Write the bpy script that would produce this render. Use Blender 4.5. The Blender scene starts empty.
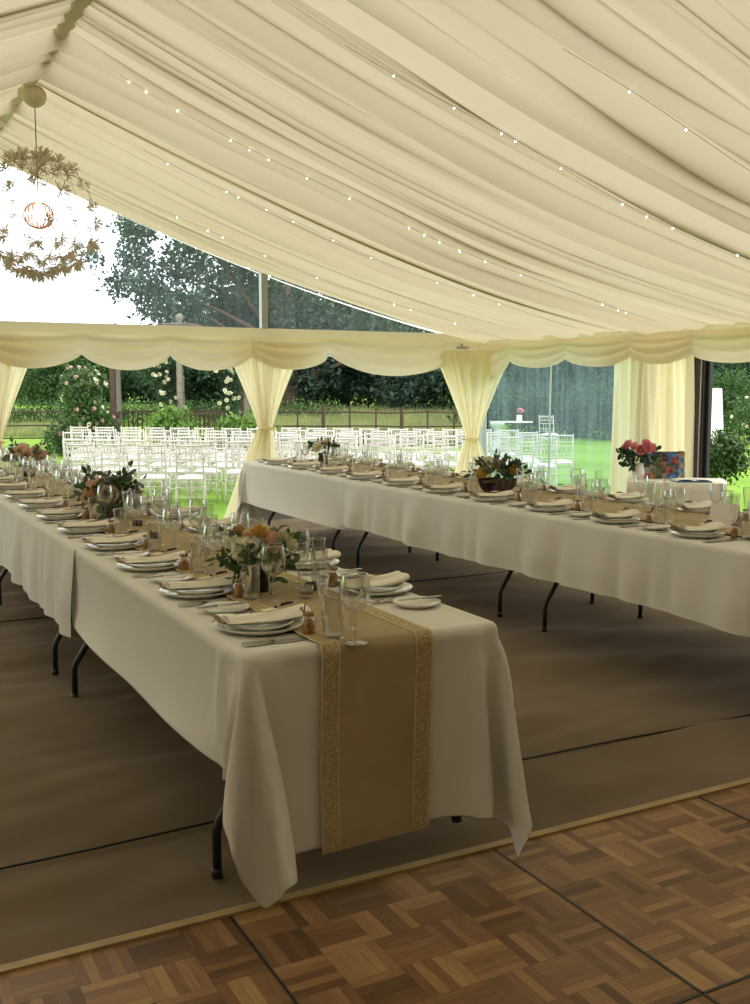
import bpy, bmesh, math, random
import numpy as np
from mathutils import Vector, Matrix, noise
from mathutils.bvhtree import BVHTree
PI = math.pi
random.seed(7)
scene = bpy.context.scene
COL = scene.collection

# ------------------------------------------------------------------ camera
CAM_YAW, CAM_TILT, CAM_H, FPX = 0.4896, 0.1123, 1.51, 1025.0
cd = bpy.data.cameras.new('camera'); cam = bpy.data.objects.new('camera', cd); COL.objects.link(cam)
cam.location = (0, 0, CAM_H)
cam.rotation_euler = (PI / 2 - CAM_TILT, 0, -CAM_YAW)
cd.sensor_fit = 'VERTICAL'; cd.sensor_height = 24.0; cd.lens = 24.0 * FPX / 1004.0
cd.clip_end = 3000
scene.camera = cam
# ------------------------------------------------------------------ world and exposure
world = bpy.data.worlds.new('overcast_sky'); scene.world = world; world.use_nodes = True
wn = world.node_tree.nodes; wl = world.node_tree.links
bg = wn['Background']; bg.inputs['Strength'].default_value = 2.75
tc = wn.new('ShaderNodeTexCoord'); sep = wn.new('ShaderNodeSeparateXYZ'); ramp = wn.new('ShaderNodeValToRGB')
wl.new(tc.outputs['Generated'], sep.inputs[0]); wl.new(sep.outputs['Z'], ramp.inputs[0]); wl.new(ramp.outputs[0], bg.inputs['Color'])
ramp.color_ramp.elements[0].position = 0.0; ramp.color_ramp.elements[0].color = (0.80, 0.87, 0.95, 1)
ramp.color_ramp.elements[1].position = 0.25; ramp.color_ramp.elements[1].color = (1.0, 0.99, 0.96, 1)
scene.view_settings.view_transform = 'Standard'
scene.view_settings.look = 'None'
scene.view_settings.gamma = 1.0
scene.view_settings.use_curve_mapping = False
scene.view_settings.exposure = 0.17
cy = scene.cycles
cy.max_bounces = 12; cy.diffuse_bounces = 5; cy.glossy_bounces = 4; cy.transmission_bounces = 8
cy.transparent_max_bounces = 48; cy.caustics_reflective = False; cy.caustics_refractive = False
cy.use_denoising = True

# ------------------------------------------------------------------ materials
def mat(name, col, rough=0.7, metal=0.0, var=0.0, vscale=8.0, bump=0.0, bscale=60.0, trans=0.0, spec=0.5, sheen=0.0, tk=1.0):
    m = bpy.data.materials.new(name); m.use_nodes = True
    nt = m.node_tree; n = nt.nodes; l = nt.links
    b = n['Principled BSDF']; out = n['Material Output']
    b.inputs['Base Color'].default_value = (*col, 1); b.inputs['Roughness'].default_value = rough
    b.inputs['Metallic'].default_value = metal; b.inputs['Specular IOR Level'].default_value = spec
    if sheen: b.inputs['Sheen Weight'].default_value = sheen
    if var or bump:
        t = n.new('ShaderNodeTexCoord')
    if var:
        nz = n.new('ShaderNodeTexNoise'); nz.inputs['Scale'].default_value = vscale; nz.inputs['Detail'].default_value = 4
        l.new(t.outputs['Object'], nz.inputs['Vector'])
        r = n.new('ShaderNodeValToRGB')
        r.color_ramp.elements[0].position = .3; r.color_ramp.elements[1].position = .7
        r.color_ramp.elements[0].color = (*[max(0, c * (1 - var)) for c in col], 1)
        r.color_ramp.elements[1].color = (*[min(1, c * (1 + var)) for c in col], 1)
        l.new(nz.outputs['Fac'], r.inputs[0]); l.new(r.outputs[0], b.inputs['Base Color'])
    if bump:
        nb = n.new('ShaderNodeTexNoise'); nb.inputs['Scale'].default_value = bscale; nb.inputs['Detail'].default_value = 3
        l.new(t.outputs['Object'], nb.inputs['Vector'])
        bp = n.new('ShaderNodeBump'); bp.inputs['Strength'].default_value = bump; bp.inputs['Distance'].default_value = .01
        l.new(nb.outputs['Fac'], bp.inputs['Height']); l.new(bp.outputs[0], b.inputs['Normal'])
    if trans:
        tr = n.new('ShaderNodeBsdfTranslucent'); mx = n.new('ShaderNodeMixShader'); mx.inputs[0].default_value = trans
        tr.inputs['Color'].default_value = (*[c * tk for c in col], 1)
        if var and tk == 1: l.new(r.outputs[0], tr.inputs['Color'])
        l.new(b.outputs[0], mx.inputs[1]); l.new(tr.outputs[0], mx.inputs[2]); l.new(mx.outputs[0], out.inputs['Surface'])
    return m

def emit(name, col, s):
    m = bpy.data.materials.new(name); m.use_nodes = True; b = m.node_tree.nodes['Principled BSDF']
    b.inputs['Base Color'].default_value = (*col, 1); b.inputs['Emission Color'].default_value = (*col, 1)
    b.inputs['Emission Strength'].default_value = s
    return m

def thin_glass(name, tint=(1, 1, 1), base=0.03, edge=0.55, rough=0.02, power=0.35, haze=0.0, hazecol=(.7, .75, .8)):
    m = bpy.data.materials.new(name); m.use_nodes = True
    nt = m.node_tree; n = nt.nodes; l = nt.links; n.remove(n['Principled BSDF']); out = n['Material Output']
    tr = n.new('ShaderNodeBsdfTransparent'); tr.inputs[0].default_value = (*tint, 1)
    gl = n.new('ShaderNodeBsdfGlossy'); gl.inputs['Roughness'].default_value = rough
    lw = n.new('ShaderNodeLayerWeight'); lw.inputs['Blend'].default_value = power
    mr = n.new('ShaderNodeMapRange'); mr.inputs['To Min'].default_value = base; mr.inputs['To Max'].default_value = edge
    l.new(lw.outputs['Facing'], mr.inputs['Value'])
    mx = n.new('ShaderNodeMixShader'); l.new(mr.outputs[0], mx.inputs[0]); l.new(tr.outputs[0], mx.inputs[1]); l.new(gl.outputs[0], mx.inputs[2])
    last = mx
    if haze:
        df = n.new('ShaderNodeBsdfTranslucent'); df.inputs[0].default_value = (*hazecol, 1)
        t = n.new('ShaderNodeTexCoord'); mp = n.new('ShaderNodeMapping'); mp.inputs['Scale'].default_value = (6, 6, .5)
        nz = n.new('ShaderNodeTexNoise'); nz.inputs['Scale'].default_value = 3; nz.inputs['Detail'].default_value = 6
        l.new(t.outputs['Object'], mp.inputs[0]); l.new(mp.outputs[0], nz.inputs['Vector'])
        m2 = n.new('ShaderNodeMapRange'); m2.inputs['From Min'].default_value = .3; m2.inputs['From Max'].default_value = .7
        m2.inputs['To Min'].default_value = haze * .5; m2.inputs['To Max'].default_value = haze * 1.5
        l.new(nz.outputs['Fac'], m2.inputs['Value'])
        mh = n.new('ShaderNodeMixShader'); l.new(m2.outputs[0], mh.inputs[0]); l.new(mx.outputs[0], mh.inputs[1]); l.new(df.outputs[0], mh.inputs[2])
        last = mh
    l.new(last.outputs[0], out.inputs['Surface'])
    return m

M = {}
M['liner'] = mat('ivory_voile', (.85, .757, .53), .9, tk=.52, trans=.5, spec=.1)
M['curtain'] = mat('ivory_curtain', (.94, .86, .62), .9, trans=.58, spec=.1)
M['valance'] = mat('ivory_valance', (.93, .83, .65), .9, trans=.35, spec=.1)
M['pvc'] = mat('white_pvc', (.94, .90, .78), .6, trans=.25)
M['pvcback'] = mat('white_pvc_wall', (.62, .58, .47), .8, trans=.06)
M['panel'] = mat('unseen_dark_wall', (.10, .065, .04), .6, var=.3, vscale=6)  # for the unseen back wall, made dark to lower light near the camera
M['cloth'] = mat('white_linen', (.83, .815, .78), .85, var=.02, vscale=3, bump=.05, bscale=500, trans=.12, spec=.15)
M['napkin'] = mat('cream_napkin', (.90, .87, .78), .85, var=.03, vscale=20, spec=.15)
M['porcelain'] = mat('white_porcelain', (.78, .77, .72), .12)
M['steel'] = mat('cutlery_steel', (.42, .41, .40), .25, 1.0)
M['burlap'] = mat('burlap', (.50, .405, .25), .95, var=.10, vscale=6, bump=.6, bscale=350, spec=.1)
M['carpet'] = None
M['black'] = mat('black_steel', (.012, .012, .014), .45)
M['alu'] = mat('aluminium', (.42, .43, .42), .4, .8)
M['chairwhite'] = mat('white_lacquer', (.60, .56, .54), .45, var=.03)
M['cushion'] = mat('white_cushion', (.74, .71, .69), .9)
M['glass'] = thin_glass('clear_glass', (.96, .965, .955), .06, 1.0, .03, .45)
M['pane'] = thin_glass('clear_pvc_pane', (.90, .94, .97), .03, .35, .05, .3, haze=.045, hazecol=(.6, .75, .9))
M['pane_hazy'] = thin_glass('cloudy_pvc_pane', (.72, .82, .84), .02, .15, .25, .2, haze=.12, hazecol=(.5, .7, .85))
M['darkwood'] = mat('dark_mahogany', (.035, .012, .012), .4)
M['bark'] = mat('bark', (.09, .06, .04), .95, var=.4, vscale=30, bump=.6, bscale=40)
M['logwood'] = mat('log_wood', (.10, .055, .03), .9, var=.4, vscale=40, bump=.5, bscale=80)
M['greywood'] = mat('weathered_wood', (.22, .20, .16), .9, var=.25, vscale=20)
M['brownwood'] = mat('brown_wood', (.09, .055, .035), .8, var=.3, vscale=20)
M['pine'] = mat('pale_pine', (.55, .36, .18), .6, var=.15, vscale=15)
M['canvas'] = mat('white_canvas', (.85, .83, .80), .8)
M['leaf'] = mat('leaf_green', (.055, .12, .03), .6, var=.45, vscale=2.5, trans=.3)
M['leafdark'] = mat('leaf_dark', (.034, .080, .030), .6, var=.5, vscale=.8, trans=.28)
M['leafblue'] = mat('leaf_blue_green', (.045, .085, .055), .6, var=.5, vscale=.8, trans=.3)
M['leafbright'] = mat('leaf_bright', (.13, .24, .04), .55, var=.35, vscale=8, trans=.3)
M['eucalyptus'] = mat('eucalyptus_leaf', (.14, .18, .12), .6, var=.3, vscale=20, trans=.2)
M['petalwhite'] = mat('petal_white', (.92, .90, .74), .7, trans=.25)
M['petalyellow'] = mat('petal_yellow', (.75, .50, .12), .7, trans=.25)
M['petalpeach'] = mat('petal_peach', (.88, .66, .50), .7, trans=.25)
M['petalpink'] = mat('petal_pink', (.80, .30, .33), .7, trans=.25)
M['petalblush'] = mat('petal_blush', (.85, .62, .60), .7, trans=.25)
M['berry'] = mat('berry_dark', (.10, .02, .02), .3)
M['amber'] = mat('amber_sweets', (.55, .25, .07), .4, var=.4, vscale=120, bump=.6, bscale=150)
M['lavender'] = mat('lavender_dark', (.025, .02, .03), .8)
M['twine'] = mat('twine', (.35, .24, .12), .9)
M['card'] = mat('cream_card', (.80, .74, .56), .7)
M['whitecard'] = mat('white_card', (.82, .80, .77), .7)
M['tan'] = mat('tan_edging', (.36, .26, .11), .6, var=.15, vscale=10)
M['bulb'] = emit('fairy_bulb', (1, .97, .9), 14)
M['warmbulb'] = emit('warm_bulb', (1, .72, .38), 9)
M['wire'] = mat('cable_brown', (.05, .04, .03), .6)
M['paperflower'] = mat('paper_petal', (.80, .72, .64), .8, trans=.5)
M['hill'] = mat('hazy_hill', (.22, .32, .36), 1.0, var=.15, vscale=.02)  # distance haze painted into the hill colour
M['rust'] = mat('rusty_iron', (.06, .035, .025), .8)
M['blueglass'] = thin_glass('jar_glass', (.9, .9, .88), .08, .6, .05, .35)
M['candle'] = mat('candle_wax', (.55, .45, .33), .6)
M['darkpot'] = mat('dark_brown_pot', (.025, .015, .01), .35)

def lace_mat():
    m = mat('gold_lace', (.55, .43, .22), .9, spec=.1); nt = m.node_tree; n = nt.nodes; l = nt.links
    b = n['Principled BSDF']; t = n.new('ShaderNodeTexCoord')
    v = n.new('ShaderNodeTexVoronoi'); v.inputs['Scale'].default_value = 150
    mp = n.new('ShaderNodeMapping'); mp.inputs['Scale'].default_value = (1, 1, 1)
    l.new(t.outputs['Object'], mp.inputs[0]); l.new(mp.outputs[0], v.inputs['Vector'])
    r = n.new('ShaderNodeValToRGB'); r.color_ramp.elements[0].position = .25; r.color_ramp.elements[1].position = .45
    r.color_ramp.elements[0].color = (.66, .58, .40, 1); r.color_ramp.elements[1].color = (.42, .33, .17, 1)
    l.new(v.outputs['Distance'], r.inputs[0]); l.new(r.outputs[0], b.inputs['Base Color'])
    return m
M['lace'] = lace_mat()

def mnode(n, l, op, a, b=None, c=None):
    x = n.new('ShaderNodeMath'); x.operation = op
    for i, v in enumerate((a, b, c)):
        if v is None: continue
        if isinstance(v, (int, float)): x.inputs[i].default_value = v
        else: l.new(v, x.inputs[i])
    return x.outputs[0]

def carpet_mat():
    m = mat('brown_carpet', (.145, .105, .066), .95, spec=.08); nt = m.node_tree; n = nt.nodes; l = nt.links
    b = n['Principled BSDF']; t = n.new('ShaderNodeTexCoord')
    nz = n.new('ShaderNodeTexNoise'); nz.inputs['Scale'].default_value = 1.1; nz.inputs['Detail'].default_value = 6
    l.new(t.outputs['Object'], nz.inputs['Vector'])
    r = n.new('ShaderNodeValToRGB'); r.color_ramp.elements[0].position = .3; r.color_ramp.elements[1].position = .7
    r.color_ramp.elements[0].color = (.150, .112, .076, 1); r.color_ramp.elements[1].color = (.220, .168, .118, 1)
    l.new(nz.outputs['Fac'], r.inputs[0]); l.new(r.outputs[0], b.inputs['Base Color'])
    fz = n.new('ShaderNodeTexNoise'); fz.inputs['Scale'].default_value = 400
    l.new(t.outputs['Object'], fz.inputs['Vector'])
    bp = n.new('ShaderNodeBump'); bp.inputs['Strength'].default_value = .35; bp.inputs['Distance'].default_value = .004
    l.new(fz.outputs['Fac'], bp.inputs['Height']); l.new(bp.outputs[0], b.inputs['Normal'])
    return m
M['carpet'] = carpet_mat()

def parquet_mat():
    m = mat('oak_parquet', (.2, .1, .05), .42, spec=.35); nt = m.node_tree; n = nt.nodes; l = nt.links
    b = n['Principled BSDF']; t = n.new('ShaderNodeTexCoord'); s = n.new('ShaderNodeSeparateXYZ'); l.new(t.outputs['Object'], s.inputs[0])
    B = .1523
    u = mnode(n, l, 'DIVIDE', s.outputs['X'], B); v = mnode(n, l, 'DIVIDE', s.outputs['Y'], B)
    fu = mnode(n, l, 'FLOOR', u); fv = mnode(n, l, 'FLOOR', v)
    par = mnode(n, l, 'MODULO', mnode(n, l, 'ABSOLUTE', mnode(n, l, 'ADD', fu, fv)), 2)
    cu = mnode(n, l, 'FRACT', u); cv = mnode(n, l, 'FRACT', v)
    # strip coordinate across, and along
    def mix(a, bb): # par ? bb : a
        return mnode(n, l, 'ADD', mnode(n, l, 'MULTIPLY', a, mnode(n, l, 'SUBTRACT', 1, par)), mnode(n, l, 'MULTIPLY', bb, par))
    ac = mix(cu, cv); al = mix(v, u)
    strip = mnode(n, l, 'FLOOR', mnode(n, l, 'MULTIPLY', ac, 5))
    cmb = n.new('ShaderNodeCombineXYZ'); l.new(fu, cmb.inputs[0]); l.new(fv, cmb.inputs[1]); l.new(strip, cmb.inputs[2])
    wn_ = n.new('ShaderNodeTexWhiteNoise'); l.new(cmb.outputs[0], wn_.inputs['Vector'])
    cmb2 = n.new('ShaderNodeCombineXYZ'); l.new(fu, cmb2.inputs[0]); l.new(fv, cmb2.inputs[1]); cmb2.inputs[2].default_value = 77
    wn2 = n.new('ShaderNodeTexWhiteNoise'); l.new(cmb2.outputs[0], wn2.inputs['Vector'])
    tone = mnode(n, l, 'ADD', mnode(n, l, 'MULTIPLY', wn_.outputs['Value'], .6), mnode(n, l, 'MULTIPLY', wn2.outputs['Value'], .4))
    # grain stretched along the strip
    g = n.new('ShaderNodeCombineXYZ'); l.new(mnode(n, l, 'MULTIPLY', mix(u, v), 22), g.inputs[0]); l.new(mnode(n, l, 'MULTIPLY', al, 2.2), g.inputs[1]); l.new(wn_.outputs['Value'], g.inputs[2])
    gn = n.new('ShaderNodeTexNoise'); gn.inputs['Scale'].default_value = 1.0; gn.inputs['Detail'].default_value = 5; l.new(g.outputs[0], gn.inputs['Vector'])
    tone2 = mnode(n, l, 'ADD', mnode(n, l, 'MULTIPLY', tone, .62), mnode(n, l, 'MULTIPLY', gn.outputs['Fac'], .42))
    r = n.new('ShaderNodeValToRGB'); e = r.color_ramp.elements
    e[0].position = .18; e[0].color = (.080, .040, .017, 1); e[1].position = .85; e[1].color = (.44, .265, .115, 1)
    x = e.new(.5); x.color = (.225, .120, .050, 1)
    l.new(tone2, r.inputs[0])
    # joints
    fs = mnode(n, l, 'FRACT', mnode(n, l, 'MULTIPLY', ac, 5)); 
    j1 = mnode(n, l, 'LESS_THAN', mnode(n, l, 'MINIMUM', fs, mnode(n, l, 'SUBTRACT', 1, fs)), .022)
    cl = mix(cv, cu)
    j2 = mnode(n, l, 'LESS_THAN', mnode(n, l, 'MINIMUM', cl, mnode(n, l, 'SUBTRACT', 1, cl)), .008)
    j = mnode(n, l, 'MAXIMUM', j1, j2)
    mx = n.new('ShaderNodeMix'); mx.data_type = 'RGBA'; l.new(mnode(n, l, 'MULTIPLY', j, .55), mx.inputs['Factor']); l.new(r.outputs[0], mx.inputs['A']); mx.inputs['B'].default_value = (.04, .02, .01, 1)
    l.new(mx.outputs['Result'], b.inputs['Base Color'])
    bp = n.new('ShaderNodeBump'); bp.inputs['Strength'].default_value = .25; bp.inputs['Distance'].default_value = .002
    l.new(mnode(n, l, 'SUBTRACT', gn.outputs['Fac'], j), bp.inputs['Height']); l.new(bp.outputs[0], b.inputs['Normal'])
    rr = n.new('ShaderNodeMapRange'); rr.inputs['To Min'].default_value = .35; rr.inputs['To Max'].default_value = .6; l.new(gn.outputs['Fac'], rr.inputs['Value']); l.new(rr.outputs[0], b.inputs['Roughness'])
    return m
M['parquet'] = parquet_mat()

def lawn_mat():
    m = mat('lawn', (.1, .2, .03), .9, spec=.1); nt = m.node_tree; n = nt.nodes; l = nt.links
    b = n['Principled BSDF']; t = n.new('ShaderNodeTexCoord')
    a = n.new('ShaderNodeTexNoise'); a.inputs['Scale'].default_value = .35; a.inputs['Detail'].default_value = 5; l.new(t.outputs['Object'], a.inputs['Vector'])
    f = n.new('ShaderNodeTexNoise'); f.inputs['Scale'].default_value = 25; f.inputs['Detail'].default_value = 6; l.new(t.outputs['Object'], f.inputs['Vector'])
    s = mnode(n, l, 'ADD', mnode(n, l, 'MULTIPLY', a.outputs['Fac'], .6), mnode(n, l, 'MULTIPLY', f.outputs['Fac'], .5))
    r = n.new('ShaderNodeValToRGB'); e = r.color_ramp.elements
    e[0].position = .3; e[0].color = (.075, .165, .012, 1); e[1].position = .8; e[1].color = (.25, .42, .06, 1)
    l.new(s, r.inputs[0]); l.new(r.outputs[0], b.inputs['Base Color'])
    bp = n.new('ShaderNodeBump'); bp.inputs['Strength'].default_value = .8; bp.inputs['Distance'].default_value = .03
    l.new(f.outputs['Fac'], bp.inputs['Height']); l.new(bp.outputs[0], b.inputs['Normal'])
    return m
M['lawn'] = lawn_mat()

# ------------------------------------------------------------------ mesh helpers
class MB:
    def __init__(s): s.v = []; s.f = []; s.mi = []; s.cur = 0
    def add(s, vs, fs):
        o = len(s.v); s.v += [tuple(p) for p in vs]
        s.f += [tuple(i + o for i in f) for f in fs]; s.mi += [s.cur] * len(fs)
    def box(s, a, b, M_=None):
        x0, y0, z0 = a; x1, y1, z1 = b
        vs = [(x0, y0, z0), (x1, y0, z0), (x1, y1, z0), (x0, y1, z0), (x0, y0, z1), (x1, y0, z1), (x1, y1, z1), (x0, y1, z1)]
        if M_: vs = [M_ @ Vector(p) for p in vs]
        s.add(vs, [(3, 2, 1, 0), (4, 5, 6, 7), (0, 1, 5, 4), (1, 2, 6, 5), (2, 3, 7, 6), (3, 0, 4, 7)])
    def bar(s, p, q, w, h=None, up=(0, 0, 1)):  # rectangular bar between points
        p, q = Vector(p), Vector(q); h = h or w; d = (q - p).normalized(); u = Vector(up)
        if abs(d.dot(u)) > .98: u = Vector((1, 0, 0))
        r = d.cross(u).normalized(); u = r.cross(d)
        vs = [c + r * (i * w / 2) + u * (j * h / 2) for c in (p, q) for i, j in ((-1, -1), (1, -1), (1, 1), (-1, 1))]
        s.add(vs, [(0, 1, 2, 3), (7, 6, 5, 4), (0, 4, 5, 1), (1, 5, 6, 2), (2, 6, 7, 3), (3, 7, 4, 0)])
    def tube(s, pts, r, n=8, cap=True):
        pts = [Vector(p) for p in pts]; rs = r if isinstance(r, (list, tuple)) else [r] * len(pts)
        vs = []; prev = None
        for i, p in enumerate(pts):
            d = (pts[min(i + 1, len(pts) - 1)] - pts[max(i - 1, 0)]).normalized()
            if prev is None:
                u = Vector((0, 0, 1)) if abs(d.z) < .9 else Vector((1, 0, 0)); prev = d.cross(u).normalized()
            a = (prev - d * prev.dot(d)).normalized(); prev = a; b = d.cross(a)
            vs += [p + (a * math.cos(2 * PI * k / n) + b * math.sin(2 * PI * k / n)) * rs[i] for k in range(n)]
        fs = [(i * n + k, i * n + (k + 1) % n, (i + 1) * n + (k + 1) % n, (i + 1) * n + k) for i in range(len(pts) - 1) for k in range(n)]
        if cap: fs += [tuple(reversed(range(n))), tuple((len(pts) - 1) * n + k for k in range(n))]
        s.add(vs, fs)
    def lathe(s, prof, c=(0, 0, 0), n=24, sx=1, sy=1):
        vs = [(c[0] + r * math.cos(2 * PI * k / n) * sx, c[1] + r * math.sin(2 * PI * k / n) * sy, c[2] + z) for r, z in prof for k in range(n)]
        fs = [(i * n + k, i * n + (k + 1) % n, (i + 1) * n + (k + 1) % n, (i + 1) * n + k) for i in range(len(prof) - 1) for k in range(n)]
        s.add(vs, fs)
    def sphere(s, c, r, n=10, m=6, sz=1):
        s.lathe([(max(1e-4, r * math.sin(PI * i / m)), -r * sz * math.cos(PI * i / m)) for i in range(m + 1)], c, n)
    def grid(s, fn, nu, nv, closeu=False):
        vs = [fn(i / nu, j / nv) for j in range(nv + 1) for i in range(nu + (0 if closeu else 1))]
        w = nu if closeu else nu + 1
        s.add(vs, [(j * w + i, j * w + (i + 1) % w, (j + 1) * w + (i + 1) % w, (j + 1) * w + i) for j in range(nv) for i in range(nu)])
    def prism(s, pts, z0, z1):
        n = len(pts); s.add([(x, y, z0) for x, y in pts] + [(x, y, z1) for x, y in pts],
              [tuple(reversed(range(n))), tuple(range(n, 2 * n))] + [(i, (i + 1) % n, n + (i + 1) % n, n + i) for i in range(n)])
    def build(s, name, m, parent=None, smooth=True, loc=None):
        me = bpy.data.meshes.new(name); me.from_pydata(s.v, [], s.f)
        ms = m if isinstance(m, (list, tuple)) else [m]
        for x in ms: me.materials.append(x)
        if len(ms) > 1: me.polygons.foreach_set('material_index', s.mi)
        me.polygons.foreach_set('use_smooth', [smooth] * len(me.polygons))
        me.update()
        o = bpy.data.objects.new(name, me); COL.objects.link(o)
        if parent: o.parent = parent
        if loc: o.location = loc
        return o

def smooth_by_angle(o, ang=40):
    bm = bmesh.new(); bm.from_mesh(o.data); bmesh.ops.remove_doubles(bm, verts=bm.verts, dist=1e-5)
    for e in bm.edges:
        e.smooth = not (len(e.link_faces) == 2 and e.calc_face_angle(0) > math.radians(ang))
    for f in bm.faces: f.smooth = True
    bm.to_mesh(o.data); bm.free(); return o

def empty(name, loc=(0, 0, 0), rz=0):
    o = bpy.data.objects.new(name, None); COL.objects.link(o); o.location = loc; o.rotation_euler = (0, 0, rz); o.empty_display_size = .1
    return o
def tag(o, label, cat, group=None, kind=None):
    o['label'] = label; o['category'] = cat
    if group: o['group'] = group
    if kind: o['kind'] = kind
    return o
def struct(o, label=None, cat=None):
    o['kind'] = 'structure'
    if label: o['label'] = label
    if cat: o['category'] = cat
    return o
def copy_tree(o, parent=None):
    c = o.copy(); COL.objects.link(c)
    if parent: c.parent = parent
    for ch in list(o.children): copy_tree(ch, c)
    return c
class Kind:
    """one finished thing; place() moves it the first time and copies it after that"""
    def __init__(s, root): s.root = root; s.used = False
    def place(s, loc, rz, label, cat, group=None, scale=None):
        o = copy_tree(s.root) if s.used else s.root
        s.used = True
        o.location = loc; o.rotation_euler = (0, 0, rz)
        if scale: o.scale = scale
        return tag(o, label, cat, group)
ORD = ['nearest', 'second', 'third', 'fourth', 'fifth', 'sixth', 'seventh', 'eighth', 'ninth', 'tenth', 'eleventh', 'twelfth', 'thirteenth',
       'fourteenth', 'fifteenth', 'sixteenth', 'seventeenth', 'eighteenth', 'nineteenth', 'twentieth']
FIRST = ['first'] + ORD[1:]
def W(lat, dep):  # ground point, dep metres ahead along the view's heading and lat metres to its right
    c, s = math.cos(CAM_YAW), math.sin(CAM_YAW)
    return (lat * c + dep * s, -lat * s + dep * c)

# ------------------------------------------------------------------ setting: ground and floors
RX, EX, LX = 1.5, 7.43, -4.43      # ridge, right eave, left eave
GY, BY = 11.0, -1.2                # gable, back wall
def ground_z(x, y):
    d = x * math.sin(CAM_YAW) + y * math.cos(CAM_YAW)
    t = min(1, max(0, (d - 30) / 30)); t = t * t * (3 - 2 * t)
    return -.2 + .75 * t
mb = MB()
def gfn(u, v):
    x = -60 + 200 * u; y = -20 + 190 * v
    return (x, y, ground_z(x, y) + (.04 * noise.noise((x * .1, y * .1, 0)) if y > 14 else 0))
mb.grid(gfn, 100, 95)
struct(mb.build('lawn', M['lawn']), 'bright green lawn and meadow outside the marquee', 'lawn')
# hill on the horizon
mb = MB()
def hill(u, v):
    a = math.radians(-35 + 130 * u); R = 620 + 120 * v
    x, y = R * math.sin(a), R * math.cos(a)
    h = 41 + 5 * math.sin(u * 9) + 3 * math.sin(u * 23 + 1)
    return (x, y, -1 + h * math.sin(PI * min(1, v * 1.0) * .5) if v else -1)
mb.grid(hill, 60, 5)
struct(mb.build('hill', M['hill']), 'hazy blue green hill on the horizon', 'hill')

# marquee floor (carpet) with soft wrinkles, and seams every 3.57 m
mb = MB()
def cfn(u, v):
    x = LX + (EX - LX) * u; y = 2.68 + (GY - 2.68) * v
    z = .032 * noise.noise((x * .55 + 3, y * 2.6 + x * .9, 0)) + .015 * noise.noise((x * 1.3 + 9, y * 6 - x * 1.2, 4))
    z *= min(1, (y - 2.68) * 5)
    for sy in (3.26, 6.83): z -= .006 * math.exp(-((y - sy - .03 * math.sin(x)) / .02) ** 2)
    return (x, y, z - .004)
mb.grid(cfn, 260, 420)
struct(mb.build('floor', M['carpet']), 'brown carpet laid through the marquee', 'floor')
mb = MB(); mb.box((LX, 2.0, -.24), (EX, GY, -.03)); struct(mb.build('floor_deck', M['greywood']), None, None)
for i, (sy, x0, x1) in enumerate(((3.26, LX, EX), (6.83, LX, EX))):
    mb = MB(); mb.tube([(x, sy + .03 * math.sin(x) + .004 * math.sin(7 * x), .001) for x in np.linspace(x0 + .1, x1 - .1, 80)], .0045, 5)
    struct(mb.build('trim_%d' % (i + 1), M['black']), 'dark seam line across the brown carpet')
# dance floor, 3 ft parquet panels
mb = MB(); mb.box((-.894, BY + .1, -.03), (EX, 2.655, 0.0)); o = mb.build('dance_floor', M['parquet'], smooth=False)
for v in o.data.vertices: v.co.x += 0; 
off = Vector((.944, 2.656, 0)); me = o.data
for v in me.vertices: v.co -= off
o.location = off
struct(o, 'square panels of oak mosaic parquet', 'dance floor')
mb = MB()
for k in range(-2, 7): mb.box((.944 + .914 * k - .004, BY + .1, 0.0), (.944 + .914 * k + .004, 2.65, .0025))
for k in range(1, 6): mb.box((-.894, 2.656 - .914 * k - .004, 0.0), (EX, 2.656 - .914 * k + .004, .0025))
struct(mb.build('trim_3', M['black'], smooth=False), 'black joints between the dance floor panels')
mb = MB(); mb.box((LX, 2.655, -.02), (EX, 2.688, .008)); struct(mb.build('trim_4', M['tan'], smooth=False), 'tan edging strip of the dance floor')
mb = MB(); mb.box((LX, BY, -.03), (-.894, 2.655, -.005)); struct(mb.build('floor_side', M['carpet'], smooth=False))

# ------------------------------------------------------------------ setting: pleated ceiling liner
rs = random.Random(3)
def liner_base(d): return 3.85 - .42 * d + .020 * d * d
PL = [BY]
while PL[-1] < GY - .05: PL.append(PL[-1] + rs.choice((.055, .08, .11, .14, .19, .27)) * rs.uniform(.85, 1.15))
PL[-1] = GY; NP = len(PL) - 1
PA = [rs.uniform(.45, 1.15) for _ in PL]; PO = [rs.uniform(-.05, .60) for _ in PL]; PS = [rs.uniform(0, 50) for _ in PL]
def bound(i, X):
    t = abs(X - RX) / 5.93
    return PL[i] + (0 if i in (0, NP) else (.05 * noise.noise((X * .45, PS[i] * .02 + PL[i] * .8, 1)) + .13 * noise.noise((X * .3, PL[i] * .25, 7)) * t))
def hang(X, Y):
    d = abs(X - RX); t = d / 5.93
    return liner_base(d) - .05 * abs(math.sin(PI * (Y - 2) / 3.0)) * math.sin(PI * t) + .04
def pleat_row(X):
    """the lining across its folds at one distance from the ridge: each fold hangs, runs past the next one and turns back"""
    t = abs(X - RX) / 5.93; out = []
    for i in range(NP):
        y0, y1 = bound(i, X), bound(i + 1, X); w = y1 - y0
        n1 = noise.noise((X * .6, PS[i], 3)); n2 = noise.noise((X * .5, PS[i], 9))
        dep = w * PA[i] * (.42 + .25 * n1) * (1 - .35 * t); ov = max(0, w * (PO[i] + .5 * n2) * (1.05 - .35 * t)) if 0 < i < NP - 1 else 0
        for k in range(9):
            u = k / 8; yy = y0 + (w + ov) * u
            z = -dep * math.sin(PI * u ** 1.25) ** .9 - ov * .32 * u
            out.append((X, yy, hang(X, yy) + z))
        out.append((X, y1 + ov * .55, hang(X, y1) + .012 * min(1, ov * 30)))
    out.append((X, PL[NP], hang(X, PL[NP])))
    return out
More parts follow.
